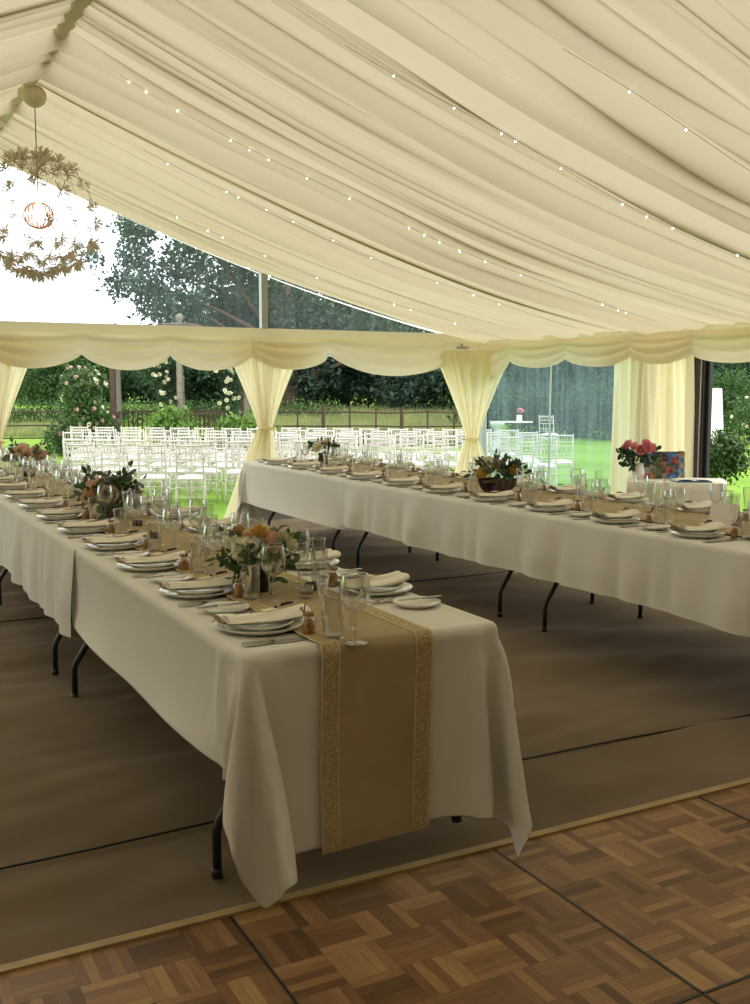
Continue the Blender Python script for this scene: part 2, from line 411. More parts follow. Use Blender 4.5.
def liner_z(X, Y, side=1): return hang(X, Y) - .085
xs = [LX + (RX - LX) * i / 26 for i in range(27)] + [RX + (EX - RX) * i / 64 for i in range(1, 65)]
rows = [pleat_row(x) for x in xs]; w_ = len(rows[0])
mb = MB(); mb.add([p for r_ in rows for p in r_], [(j * w_ + i, j * w_ + i + 1, (j + 1) * w_ + i + 1, (j + 1) * w_ + i) for j in range(len(xs) - 1) for i in range(w_ - 1)])
struct(mb.build('ceiling', M['liner']), 'ivory pleated fabric lining under the marquee roof', 'ceiling')
# gathered drape along the ridge
mb = MB()
def rid(u, v):
    y = BY + (GY - BY) * v; a = 2 * PI * u
    r = .042 + .008 * math.sin(y * 27 + 2 * math.sin(a)) + .008 * math.sin(y * 2.1)
    return (RX + r * math.cos(a) * 1.1, y, 3.83 + r * math.sin(a) * .6 + .02 * math.sin(y * 2.1))
mb.grid(rid, 14, 400, True)
M['gather'] = mat('gathered_voile', (.86, .78, .62), .9)
struct(mb.build('trim_5', M['gather']), 'gathered fabric roll along the ridge of the ceiling')
# edge of the roof at the gable: pale keder strip
mb = MB()
for s, xe in ((1, EX), (-1, LX)):
    mb.grid(lambda u, v: (RX + s * abs(xe - RX) * u, GY - .01 + .26 * v, liner_base(abs(xe - RX) * u) + .035 - .07 * (1 - v)), 24, 2)
struct(mb.build('trim_6', M['pvc']), 'white roof edge of the gable')
# gable beam + valance board
mb = MB(); mb.box((LX, GY - .03, 2.045), (EX, GY + .05, 2.165)); struct(mb.build('beam', M['pvc'], smooth=False), 'cream beam across the gable', 'beam')
mb = MB(); mb.box((EX - .02, BY, 1.95), (EX + .06, GY, 2.12)); struct(mb.build('beam_right', M['pvc'], smooth=False), 'cream eave beam of the long side', 'beam')
# upper gable panes
def gable_pane(x0, x1, name):
    mb = MB(); k = 14; top = [(x0 + (x1 - x0) * i / k) for i in range(k + 1)]
    vs = [(x, GY + .02, 2.16) for x in top] + [(x, GY + .02, max(2.17, liner_base(abs(x - RX)) + .02)) for x in top]
    mb.add(vs, [(i, i + 1, k + 2 + i, k + 1 + i) for i in range(k)])
    return struct(mb.build(name, M['pane'], smooth=False), 'clear triangular pane above the gable beam', 'window')
gable_pane(RX, 4.43, 'window_1'); gable_pane(4.43, EX - .2, 'window_2'); gable_pane(-1.43, RX, 'window_3'); gable_pane(LX, -1.43, 'window_4')
# posts
def post(x, y, z0, z1, name, m='alu', w=.075):
    mb = MB(); mb.box((x - w / 2, y - w / 2, z0), (x + w / 2, y + w / 2, z1)); mb.box((x - .1, y - .1, z0), (x + .1, y + .1, z0 + .012)) if z0 < .1 else None
    return struct(mb.build(name, M[m], smooth=False))
k = 5
for x, y, z0, z1 in ((4.43, GY + .06, 0, 2.05), (4.43, GY + .0, 2.16, liner_base(2.93)), (1.5, GY + .06, 0, 2.05), (1.5, GY, 2.16, 3.84), (-1.43, GY + .06, 0, 2.05), (-1.43, GY, 2.16, liner_base(2.93)),
                     (EX, GY, 0, 2.0), (EX, 8, 0, 2.0), (EX, 5, 0, 2.0), (EX, 2, 0, 2.0), (EX, -1, 0, 2.0), (LX, 11, 0, 2), (LX, 8, 0, 2), (LX, 5, 0, 2), (LX, 2, 0, 2)):
    k += 1
    post(x, y, z0, z1, 'pillar_%d' % k)
# right window (cloudy clear wall) between the corner and the curtain
mb = MB()
mb.grid(lambda u, v: (EX + .05, 8.05 + 2.9 * u, -.02 + 2.0 * v), 60, 20)
w5 = struct(mb.build('window_5', M['pane_hazy']), 'cloudy clear plastic wall panel beside the corner curtain', 'window')
mb = MB(); mb.box((EX + .04, 9.67, 0), (EX + .06, 9.685, 1.95)); mb.build('seam', M['alu'], w5, smooth=False)
# door frame beyond the curtain
mb = MB(); mb.box((EX - .04, 7.20, 0), (EX + .03, 7.32, 1.93)); d1 = struct(mb.build('door_1', M['darkwood'], smooth=False), 'dark mahogany door frame of the open doorway', 'door')
mb = MB(); mb.box((EX - .055, 7.225, 0), (EX - .04, 7.235, 1.9)); mb.build('frame_strip', M['alu'], d1, smooth=False)
mb = MB(); mb.box((EX - .01, 7.16, 0), (EX + .03, 7.20, 1.93)); mb.build('frame', M['black'], d1, smooth=False)
# closed walls behind the camera; unseen dark back wall set close to cut light
mb = MB(); mb.box((LX, BY - .03, 0), (EX, BY, 2.1)); mb.add([(LX, BY - .01, 2.1), (EX, BY - .01, 2.1), (RX, BY - .01, 3.9)], [(0, 1, 2)]); struct(mb.build('wall_back', M['panel'], smooth=False))
mb = MB()
mb.grid(lambda u, v: (LX + .03 * math.sin(u * 260), BY + (8.0 - BY) * u, 2.1 * v), 500, 3)
struct(mb.build('wall_left', M['pvcback']))
mb = MB(); mb.grid(lambda u, v: (EX + .03 * math.sin(u * 200), BY + (3.2 - BY) * u, 2.1 * v), 300, 3)
struct(mb.build('wall_right', M['pvcback']))
# ------------------------------------------------------------------ swagged valances
def swag_mesh(p, q, z0=2.06, drop=.10, sag=.19, depth=.07, seed=0, fold=.034):
    """p, q: ends in plan; the swag hangs between them on the room side"""
    p = Vector((p[0], p[1], 0)); q = Vector((q[0], q[1], 0)); d = (q - p); L = d.length; d.normalize(); n = Vector((-d.y, d.x, 0))
    r = random.Random(seed); sg = sag * r.uniform(.9, 1.12); ph = r.uniform(-.04, .04)
    def fn(u, v):
        c = (4 * u * (1 - u)) ** .75
        z = z0 - v * (drop + sg * c)
        # curved folds running from node to node
        k = v * (1 + .25 * (1 - c))
        b = depth * (.5 + .7 * c) * (math.sin(PI * min(1, v) ** .8) * .8 + .10) + (fold * (.25 + c)) * (abs(math.sin(PI * (3.6 * v * (1 - .22 * c) + .15 + ph))) ** .7 - .6) * min(1, v * 6)
        b *= (.45 + .55 * c)
        return p + d * (u * L + ph * c * v) + n * b + Vector((0, 0, z))
    mb = MB(); mb.grid(fn, 28, 26); return mb
t = tag(empty('valance', (4.4, GY, 2.06)), 'swagged ivory valance along the gable beam', 'valance')
gn = [2.36 + .94 * k for k in range(-6, 6)]; gn[-2] = 6.98; gn[-1] = 7.34
for k in range(len(gn) - 1):
    sg, dr = (.26, .16) if k == len(gn) - 3 else ((.10, .34) if k == len(gn) - 2 else (.15, .22))
    s = swag_mesh((gn[k + 1], GY - .10), (gn[k], GY - .10), drop=dr, sag=sg, seed=k + 20, fold=.075).build('swag', M['valance']); s.parent = t; s.matrix_parent_inverse = Matrix.Translation((-4.4, -GY, -2.06))
t = tag(empty('valance', (EX, 8, 2.02)), 'swagged ivory valance along the window and door side', 'valance')
ynodes = [10.95, 10.2, 9.15, 8.1, 7.25, 6.2, 5.15, 4.1]
for k in range(len(ynodes) - 1):
    s = swag_mesh((EX - .16, ynodes[k + 1]), (EX - .16, ynodes[k]), z0=2.02, drop=.21, sag=.22 if k == 0 else .09, depth=.07, seed=k + 40).build('swag', M['valance']); s.parent = t; s.matrix_parent_inverse = Matrix.Translation((-EX, -8, -2.02))
# tidy lining flap over the eave beam
mb = MB(); mb.grid(lambda u, v: (EX - .15 - .004 * math.sin(u * 90), 3.2 + 7.8 * u, liner_z(EX, 3.2 + 7.8 * u) + .02 - .10 * v), 300, 4)
struct(mb.build('trim_7', M['valance']), 'pleated lining edge under the eave')
# rolled clear sheet under the gable beam
mb = MB()
for x0, x1 in ((1.6, 4.3), (4.55, 7.3)): mb.tube([(x, GY + .12, 1.93 - .02 * math.sin(PI * (x - x0) / (x1 - x0))) for x in np.linspace(x0, x1, 14)], .055, 12)
struct(mb.build('trim_8', thin_glass('rolled_pvc', (.8, .87, .95), .15, .7, .15, .4, haze=.3, hazecol=(.7, .8, .95))), 'rolled up clear plastic sheet under the gable beam')
# ------------------------------------------------------------------ curtains
def curtain(c, axis, wtop, wtie, wbot, ztop, ztie, zbot, nf, label, seed=0, lean=(0, 0), straight=False, botshift=0.0):
    r = random.Random(seed); ax = Vector((*axis, 0)).normalized(); n = Vector((-ax.y, ax.x, 0)); ph = r.uniform(0, 6)
    def width(z):
        if straight: return wtop + (wbot - wtop) * (ztop - z) / (ztop - zbot)
        if z > ztie:
            t = (z - ztie) / (ztop - ztie); return wtie + (wtop - wtie) * (t ** 1.15)
        t = (ztie - z) / (ztie - zbot); return wtie + (wbot - wtie) * (t ** .75)
    base = Vector((c[0], c[1], 0))
    def fn(u, v):
        z = ztop + (zbot - ztop) * v; w = width(z); s = (u - .5)
        wob = .03 * math.sin(u * 17 + ph) + .02 * math.sin(u * 31 + 2 * ph)
        amp = (.04 if straight else .012 + .022 * min(1, w / .8))
        f = amp * math.sin(2 * PI * nf * (u + wob) + .6 * math.sin(z * 2)) + .4 * amp * math.sin(2 * PI * nf * 2.3 * u + ph + z)
        round_ = 0 if straight else (.25 * w * (1 - (2 * s) ** 2)) ** 1 * .5
        tb = max(0, (ztie - z) / (ztie - zbot))
        return base + ax * (s * w + botshift * tb) + n * (f + round_) + Vector((0, 0, z))
    o = None
    mb = MB(); mb.grid(fn, 150, 70)
    root = empty('curtain', (c[0], c[1], zbot)); tag(root, label, 'curtain')
    pn = mb.build('drape', M['curtain'], root); pn.location = (-c[0], -c[1], -zbot)
    if not straight:
        tb = MB()
        pts = [base + ax * (wtie * .56 * math.cos(a)) + n * (.02 + (wtie * .42) * math.sin(a) + .03) + Vector((0, 0, ztie + .015 * math.sin(a))) for a in np.linspace(0, 2 * PI, 20)]
        tb.tube(pts, .012, 6, cap=False); tt = tb.build('tieback', M['curtain'], root); tt.location = (-c[0], -c[1], -zbot)
    return root
curtain((4.43, GY - .0), (-1, 0), .96, .17, .62, 2.0, 1.03, .01, 5, 'ivory tied back curtain on the gable post behind the rear table', 1, botshift=.2)
curtain((1.46, GY - .0), (-1, 0), 1.02, .2, .7, 2.0, .95, .01, 5, 'ivory curtain at the left edge of the picture, in front of the gable', 2)
curtain((7.07, 10.70), (-.85, .52), .98, .15, .62, 1.95, .86, .01, 5, 'ivory tied back curtain hanging in the marquee corner', 3)
curtain((EX - .07, 7.90), (0, -1), 1.16, 1, 1.24, 1.94, 1, .01, 6, 'straight pleated ivory curtain between window and doorway', 4, straight=True)
curtain((-1.43, GY - .0), (-1, 0), .98, .2, .7, 2.0, 1.0, .01, 5, 'ivory tied back curtain beyond the left edge', 5)
# small uplighter in the corner
t = tag(empty('spotlight', (6.95, GY - .25, 1.98)), 'small oval spotlight under the corner of the ceiling', 'lamp')
mb = MB(); mb.lathe([(.0001, -.012), (.07, -.012), (.095, .0), (.08, .02), (.0001, .025)], n=20, sy=.6); mb.build('housing', M['alu'], t)
mb = MB(); mb.tube([(.0, 0, .02), (.0, .03, .05)], .008, 6); mb.build('bracket', M['black'], t)

# ------------------------------------------------------------------ fairy lights
def string_lights(Yf, x0, x1, xs_b, label):
    root = tag(empty('fairy_lights', (x0, Yf, liner_base(x0 - RX))), label, 'string lights', 'fairy light strings on the ceiling')
    inv = Vector((-x0, -Yf, -liner_base(x0 - RX)))
    mb = MB(); pts = []
    for x in np.linspace(x0, x1, 60):
        y = Yf + .03 * math.sin(x * 3); pts.append((x, y, liner_z(x, y)))
    mb.tube(pts, .0012, 5); w = mb.build('wire', M['wire'], root); w.location = inv
    b0 = None
    for x in xs_b:
        y = Yf + .03 * math.sin(x * 3); z = liner_z(x, y) - .012
        if b0 is None:
            mb = MB(); mb.sphere((0, 0, 0), .0048, 8, 6); b0 = mb.build('bulb', M['bulb'], root); b = b0
        else:
            b = b0.copy(); COL.objects.link(b); b.parent = root
        b.location = Vector((x, y, z)) + inv
string_lights(5.2, 2.6, 6.6, (2.9, 3.28, 3.6, 3.7, 4.06, 4.59, 4.8, 5.02, 5.58, 6.1), 'fairy lights on a dark wire across the middle of the ceiling')
string_lights(7.3, 1.9, 6.9, (1.96, 2.08, 2.31, 2.71, 2.85, 3.0, 3.3, 3.65, 4.2, 4.35, 4.5, 4.7, 4.95, 5.3, 6.2, 6.4, 6.5), 'fairy light string nearest the ridge lamp, running down to the window')
string_lights(8.5, 2.4, 6.9, (2.6, 3.1, 3.2, 3.45, 3.7, 4.1, 4.5, 5.2, 5.6, 5.9), 'fairy light string farther back, above the gable pane')
string_lights(4.1, 3.2, 6.0, (3.6, 4.0, 4.6, 5.2), 'fairy light wire at the top right of the ceiling')
string_lights(9.9, 2.6, 6.9, (3.1, 3.4, 3.55, 4.0, 4.6, 5.5, 5.7, 6.3), 'fairy light string closest to the gable edge')
# ------------------------------------------------------------------ tables
TZ = .75
def make_table(x0, x1, y0, y1, footx=None):
    """folding trestle: top and two bent-tube leg frames; built at its own centre"""
    cx, cyy = (x0 + x1) / 2, (y0 + y1) / 2; hw, hl = (x1 - x0) / 2 - .025, (y1 - y0) / 2 - .01
    root = empty('trestle_table', (cx, cyy, 0))
    mb = MB(); mb.box((-hw, -hl, TZ - .045), (hw, hl, TZ - .008)); mb.build('tabletop', M['greywood'], root, smooth=False)
    fx = footx or (hw + .033)
    for sy in (-1, 1):
        yy = sy * (hl - .23)
        for sx in (-1, 1):
            mb = MB(); mb.tube([(sx * fx, yy, .0), (sx * fx, yy, .15), (sx * (fx - .01), yy, .18), (sx * (fx - .13), yy, .36), (sx * (fx - .145), yy, .40), (sx * (fx - .145), yy, TZ - .045)], .0145, 10)
            mb.build('leg', M['black'], root)
            mb = MB(); mb.lathe([(.0001, 0), (.018, 0), (.018, .03), (.0001, .031)], (sx * fx, yy, 0), 10); mb.build('foot_cap', M['black'], root)
        mb = MB(); mb.tube([(-(fx - .145), yy, .45), (fx - .145, yy, .45)], .011, 8); mb.build('crossbar', M['black'], root)
    return root
FT = [(2.66, 5.20), (5.20, 7.66), (7.66, 10.1)]
LXa, LXb = 1.0, 1.86
for (a, b), l in zip(FT, ('folding trestle table under the front white cloth, nearest the dance floor', 'folding trestle table in the middle of the front row', 'folding trestle table at the far end of the front row')):
    tag(make_table(LXa, LXb, a, b), l, 'table', 'front row of trestle tables')
RXa, RXb = 3.69, 4.80
RT = [(2.75, 5.24), (5.24, 7.78), (7.78, 9.74)]
for (a, b), l in zip(RT, ('folding trestle table at the right end of the rear row', 'folding trestle table in the middle of the rear row', 'folding trestle table of the rear row beside the tied back curtain')):
    tag(make_table(RXa, RXb, a, b, .39), l, 'table', 'rear row of trestle tables')

# end cloth: a flat cloth let fall over the table by the cloth solver
def sim_cloth():
    x0, x1, y0, y1 = LXa, LXb, 2.66, 5.0
    ov, oe = .385, .622; h = .030
    nx = int(round((x1 - x0 + 2 * ov) / h)); ny = int(round((y1 - y0 + oe) / h))
    mb = MB(); mb.grid(lambda u, v: (x0 - ov + (x1 - x0 + 2 * ov) * u, y0 - oe + (y1 - y0 + oe) * v, TZ + .004), nx, ny)
    o = mb.build('cloth_work', M['cloth'])
    vg = o.vertex_groups.new(name='pin')
    idx = [v.index for v in o.data.vertices if x0 + .02 < v.co.x < x1 - .02 and v.co.y > y0 + .02]
    vg.add(idx, 1.0, 'REPLACE')
    t = MB(); t.box((x0 + .004, y0 + .004, .6), (x1 - .004, y1 + .3, TZ)); tb = t.build('collider', M['cloth']); tb.modifiers.new('c', 'COLLISION'); tb.collision.thickness_outer = .004
    cm = o.modifiers.new('cl', 'CLOTH'); st = cm.settings
    st.quality = 8; st.mass = .35; st.tension_stiffness = 30; st.compression_stiffness = 30; st.shear_stiffness = 8; st.bending_stiffness = .06
    st.air_damping = 2.0; st.vertex_group_mass = 'pin'
    cm.collision_settings.distance_min = .004; cm.collision_settings.use_self_collision = True; cm.collision_settings.self_distance_min = .006
    scene.frame_start = 1; scene.frame_end = 80
    cm.point_cache.frame_end = 80
    for f in range(1, 76): scene.frame_set(f)
    dg = bpy.context.evaluated_depsgraph_get(); ev = o.evaluated_get(dg)
    co = [v.co.copy() for v in ev.data.vertices]
    fs = [tuple(p.vertices) for p in o.data.polygons]
    bpy.data.objects.remove(o); bpy.data.objects.remove(tb)
    scene.frame_set(1)
    return co, fs
cloth_co, cloth_fs = sim_cloth()
def cloth_object(co, c, label):
    m = MB(); m.add([Vector(p) - Vector(c) for p in co], cloth_fs)
    o = m.build('tablecloth', M['cloth']); o.location = c
    sd = o.modifiers.new('thick', 'SOLIDIFY'); sd.thickness = .002; sd.offset = 1
    ss = o.modifiers.new('sub', 'SUBSURF'); ss.levels = 1; ss.render_levels = 1
    return tag(o, label, 'tablecloth', 'white tablecloths')
cl1 = cloth_object(cloth_co, ((LXa + LXb) / 2, 2.66, TZ), 'white tablecloth hanging in corner folds at the runner end of the front table')
# straight cloths with rippled side drops
def side_cloth(x0, x1, y0, y1, drop, label, seed, yend=None):
    r = random.Random(seed); ph = [r.uniform(0, 6) for _ in range(5)]
    rr = .02
    def fn(u, v):
        y = y0 + (y1 - y0) * u
        L = drop + (x1 - x0) + drop; s = L * v
        def side(sd, q):   # q metres below the edge
            rip = (.018 * math.sin(y * 9 + ph[0] + sd) + .012 * math.sin(y * 17 + ph[1] * sd) + .02 * math.sin(y * 4 + ph[2])) * min(1, q / .25)
            e = min(1, min(y - y0, y1 - y) / .12)
            return .006 + .02 * q + abs(rip) + .01 * rip + .012 * (1 - e) * q
        if s < drop: q = drop - s; return (x0 - side(1, q), y, TZ - q + .02 * math.sin(y * 3 + ph[3]) * q)
        if s > drop + x1 - x0: q = s - drop - (x1 - x0); return (x1 + side(-1, q), y, TZ - q + .02 * math.sin(y * 3 + ph[4]) * q)
        x = x0 + s - drop; e = min(x - x0, x1 - x)
        return (x - (.005 if e == x - x0 else -.005) * (e < .01), y, TZ + .004 - (.003 if e < .01 else 0))
    m = MB(); m.grid(lambda u, v: Vector(fn(u, v)) - Vector(((x0 + x1) / 2, y0, TZ)), int((y1 - y0) / .025), 90)
    o = m.build('tablecloth', M['cloth']); o.location = ((x0 + x1) / 2, y0, TZ)
    return tag(o, label, 'tablecloth', 'white tablecloths')
side_cloth(LXa - .008, LXb + .008, 4.84, 7.75, .42, 'white tablecloth in the middle of the front table', 2)
side_cloth(LXa, LXb, 7.70, 10.15, .42, 'white tablecloth at the far left end of the front table', 3)
# rear row: end cloth by the curtain re-uses the fallen cloth turned round
ex = (RXb - RXa) / (LXb - LXa); mxx = (LXa + LXb) / 2
rco = []
for p in cloth_co:
    dx = p.x - mxx
    X = (RXa + RXb) / 2 - (dx * ex if abs(dx) < .43 else math.copysign((RXb - RXa) / 2 + abs(dx) - .43, dx))
    rco.append(Vector((X, 9.76 - (p.y - 2.66), p.z if p.z > .7 else .75 - (.75 - p.z) * (1.0 if p.y < 2.72 else 1.12))))
o = cloth_object(rco, ((RXa + RXb) / 2, 9.76, TZ), 'white tablecloth over the rear table end beside the gable curtain')
for p in o.data.polygons: p.flip()
side_cloth(RXa - .006, RXb + .006, 4.56, 7.55, .37, 'white tablecloth in the middle of the rear table', 5)
side_cloth(RXa, RXb, 2.70, 4.60, .37, 'white tablecloth at the right hand end of the rear table', 6)

# runners
def drape_runner(x0, x1, yend, yfar, hem, label, bvh=None):
    nu = 14; pts = []
    prof = [(yfar, TZ + .012)] + [(yfar + (yend + .03 - yfar) * i / 60, TZ + .012) for i in range(1, 61)]
    zs = np.linspace(TZ - .012, hem, 36) if bvh else []
    def row(x):
        r_ = [Vector((x, y, z)) for y, z in prof]
        if bvh:
            hits = []
            for z in zs:
                h = bvh.ray_cast(Vector((x, 1.5, z)), Vector((0, 1, 0)))[0]
                hits.append(h.y if h and h.y < 2.9 else None)
            last = 2.65; ys = []
            for h in hits: last = h if h is not None else last; ys.append(last)
            ys = [min(ys[max(0, i - 3):i + 4]) for i in range(len(ys))]
            ys = [sum(ys[max(0, i - 2):i + 3]) / len(ys[max(0, i - 2):i + 3]) for i in range(len(ys))]
            r_.append(Vector((x, 2.660, TZ + .015))); r_.append(Vector((x, 2.645, TZ + .010)))
            for z, y in zip(zs, ys): r_.append(Vector((x, y - .012, z)))
        return r_
    wl_ = .052
    root = empty('table_runner', ((x0 + x1) / 2, yend, TZ)); inv = Vector((-(x0 + x1) / 2, -yend, -TZ)); tag(root, label, 'table runner', 'burlap runners')
    def strip(a, b, name, m, n, lift):
        rows_ = [row(a + (b - a) * i / n) for i in range(n + 1)]; L = len(rows_[0]); mb = MB()
        mb.add([p + inv + (Vector((0, 0, lift)) if p.z > TZ else Vector((0, -lift, 0))) for r_ in rows_ for p in r_], [(i * L + j, (i + 1) * L + j, (i + 1) * L + j + 1, i * L + j + 1) for i in range(n) for j in range(L - 1)])
        o = mb.build(name, m, root)
        if name == 'lace_band':
            for e in (a, b):
                rw = row(e); c = MB(); c.tube([p + inv + (Vector((0, 0, lift)) if p.z > TZ else Vector((0, -lift, 0))) for p in rw], .0025, 5); c.build('lace_edge', M['petalyellow'] if False else M['lacecord'], o)
        return o
    strip(x0, x1, 'burlap_strip', M['burlap'], nu, 0)
    strip(x0 - .004, x0 + wl_, 'lace_band', M['lace'], 3, .002); strip(x1 - wl_, x1 + .004, 'lace_band', M['lace'], 3, .002)
    return root
M['lacecord'] = mat('lace_cord', (.66, .56, .36), .8)
bvh = BVHTree.FromPolygons(cloth_co, cloth_fs)
drape_runner(1.235, 1.60, 2.66, 10.0, .128, 'burlap runner with lace borders hanging over the near table end', bvh)
drape_runner(4.02, 4.50, 2.8, 9.6, 0, 'burlap runner lying along the rear table', None)

# ------------------------------------------------------------------ tableware kinds
Z = TZ + .0065
def k_plate(name, R, depth=.02, rim=.62):
    mb = MB(); mb.lathe([(.0001, .003), (R * rim, .003), (R * .70, .007), (R * .98, depth), (R, depth), (R * .99, depth - .004), (R * .72, .001), (R * .55, -.0), (.0001, 0)], n=40)
    return Kind(mb.build(name, M['porcelain']))
K = {}
K['dinner_plate'] = k_plate('dinner_plate', .138, .021)
K['starter_plate'] = k_plate('starter_plate', .108, .019)
K['side_plate'] = k_plate('side_plate', .083, .017)
def k_knife(L, name):
    mb = MB(); h = L * .42
    mb.prism([(-.0085, 0), (.0085, 0), (.0065, h * .6), (.005, h), (-.005, h), (-.0065, h * .6)], 0, .006)
    root = empty(name); hd = mb.build('handle', M['steel'], root); 
    mb = MB(); mb.prism([(-.005, h), (.007, h), (.013, h + .03), (.013, L * .88), (.008, L * .98), (-.001, L), (-.006, L * .95), (-.0055, h + .02)], .0015, .0035)
    mb.build('blade', M['steel'], root)
    return Kind(root)
K['dinner_knife'] = k_knife(.235, 'dinner_knife'); K['butter_knife'] = k_knife(.17, 'butter_knife')
def k_fork(L):
    root = empty('dinner_fork'); mb = MB()
    mb.grid(lambda u, v: ((u - .5) * (.018 - .009 * math.sin(PI * min(1, v * 1.1)) ), L * .66 * v, .002 + .008 * v * v), 2, 12)
    h = mb.build('handle', M['steel'], root); sd = h.modifiers.new('s', 'SOLIDIFY'); sd.thickness = .0025
    mb = MB()
    mb.grid(lambda u, v: ((u - .5) * (.007 + .018 * math.sin(PI / 2 * min(1, v * 1.2))), L * (.66 + .10 * v), .010 - .004 * v), 4, 5)
    for i in range(4):
        x = -.0098 + i * .0065
        mb.bar((x, L * .755, .006), (x * .95, L * .88, .005), .0026, .002); mb.bar((x * .95, L * .88, .005), (x * .92, L, .012), .0022, .0018)
    mb.build('tines', M['steel'], root)
    return Kind(root)
K['dinner_fork'] = k_fork(.205)
def k_glass(name, prof, foot_r=.036, stem=None):
    root = empty(name)
    n = 28
    if stem:
        mb = MB(); mb.lathe([(.0001, 0), (foot_r, .0005), (foot_r, .002), (foot_r * .6, .004), (.006, .008), (.0038, .018), (.0035, stem - .01), (.005, stem - .003), (.009, stem + .001)], n=n); mb.build('stem', M['glass'], root)
        mb = MB(); mb.tube([(foot_r * math.cos(a), foot_r * math.sin(a), .0015) for a in np.linspace(0, 2 * PI, 25)], .0009, 4, cap=False); mb.build('foot_rim', M['rimglass'], root)
    mb = MB(); mb.lathe(prof, n=n); mb.build('bowl', M['glass'], root)
    R, zt = prof[-1]
    mb = MB(); mb.tube([(R * math.cos(a), R * math.sin(a), zt) for a in np.linspace(0, 2 * PI, 29)], .0011, 5, cap=False); mb.build('rim', M['rimglass'], root)
    return Kind(root)
M['rimglass'] = thin_glass('glass_edge', (.8, .82, .8), .45, .9, .05, .4)
K['red_wine_glass'] = k_glass('red_wine_glass', [(.0001, .095), (.010, .096), (.026, .104), (.039, .122), (.0445, .142), (.0455, .158), (.043, .180), (.0385, .205)], .037, .095)
K['white_wine_glass'] = k_glass('white_wine_glass', [(.0001, .088), (.009, .089), (.022, .097), (.033, .113), (.037, .130), (.0365, .148), (.033, .178)], .034, .088)
K['champagne_flute'] = k_glass('champagne_flute', [(.0001, .078), (.005, .080), (.012, .098), (.019, .13), (.024, .165), (.027, .205)], .031, .078)
K['tumbler'] = k_glass('tumbler', [(.0001, .0005), (.028, .0005), (.030, .002), (.030, .010), (.0001, .012), (.0002, .0125), (.0285, .0125), (.0300, .02), (.0315, .07), (.033, .135)])
def k_jar():
    root = empty('favour_jar'); mb = MB(); mb.lathe([(.0001, 0), (.019, 0), (.021, .004), (.021, .05), (.015, .058), (.015, .068)], n=18); mb.build('jar', M['blueglass'], root)
    mb = MB(); r = random.Random(4)
    mb.lathe([(.0001, .002), (.0185, .002), (.019, .006), (.019, .030), (.017, .048), (.010, .052), (.0001, .053)], n=14); c = mb.build('sweets', M['amber'], root)
    mb = MB(); mb.lathe([(.0155, .062), (.017, .064), (.017, .072), (.0001, .074)], n=14); mb.build('stopper', M['twine'], root)
    mb = MB(); mb.tube([(-.004, -.016, .066), (-.008, -.018, .085), (-.02, -.02, .094)], .0022, 5); mb.tube([(0, -.016, .066), (.006, -.02, .088), (.016, -.02, .080)], .002, 5)
    mb.build('twig', M['lavender'], root)
    return Kind(root)
K['favour_jar'] = k_jar()
def k_napkin(v):
    r = random.Random(v); root = empty('rolled_napkin'); L = .292; mb = MB(); T = 2.4 * 2 * PI; r_ph = r.uniform(0, 6)
    def fn(u, w):
        a = T * u + .5; rr = .25 + .75 * u
        x = (w - .5) * L * (1 + .03 * math.sin(a)); bul = 1 + .10 * math.sin(PI * w) + .04 * math.sin(w * 9 + r_ph)
        sag = -.010 * math.sin(PI * w)
        hw = (.056 + .008 * math.sin(r_ph + 3 * w)) * bul
        return (x, hw * rr * math.cos(a) + .004 * math.sin(w * 7 + r_ph), (.0145 * rr * bul) * math.sin(a) + .018 + sag + .003 * math.sin(a * 2 + w * 5))
    mb.grid(fn, 60, 16); mb.build('cloth_roll', M['napkin'], root)
    # loose flap
    mb = MB(); mb.grid(lambda u, w: ((w - .5) * L * .97, -.060 + .062 * u + .004 * math.sin(w * 9), .031 + .008 * math.sin(PI * u) - .010 * math.sin(PI * w) - .012 * (1 - u) ** 2), 6, 14); mb.build('flap', M['napkin'], root)
    # name tag, twine and lavender sprig
    mb = MB(); mb.box((-.028, -.016, .0), (.028, .016, .001), Matrix.Translation((.012, -.012, .0415 - .006)) @ Matrix.Rotation(.25, 4, 'Z')); mb.build('name_tag', M['card'], root, smooth=False)
    mb = MB(); mb.tube([(-.06, -.02, .033), (-.03, -.01, .036), (-.012, -.012, .036)], .0012, 4)
    mb.tube([(.035, -.008, .038), (.06, .0, .040)], .0010, 4); mb.build('twine', M['twine'], root)
    mb = MB(); mb.tube([(.058, 0, .041), (.075, .004, .043), (.11, .012, .045)], [.0025, .0038, .0025], 6)
    for i in range(16):
        q = i / 15; mb.sphere((.066 + .042 * q, .002 + .011 * q + r.uniform(-.003, .003), .043 + r.uniform(0, .003)), .0036, 5, 4)
    mb.sphere((.038, -.006, .040), .0045, 6, 4)
    mb.build('lavender_sprig', M['lavender'], root)
    return Kind(root)
KN = [k_napkin(1), k_napkin(2), k_napkin(3)]

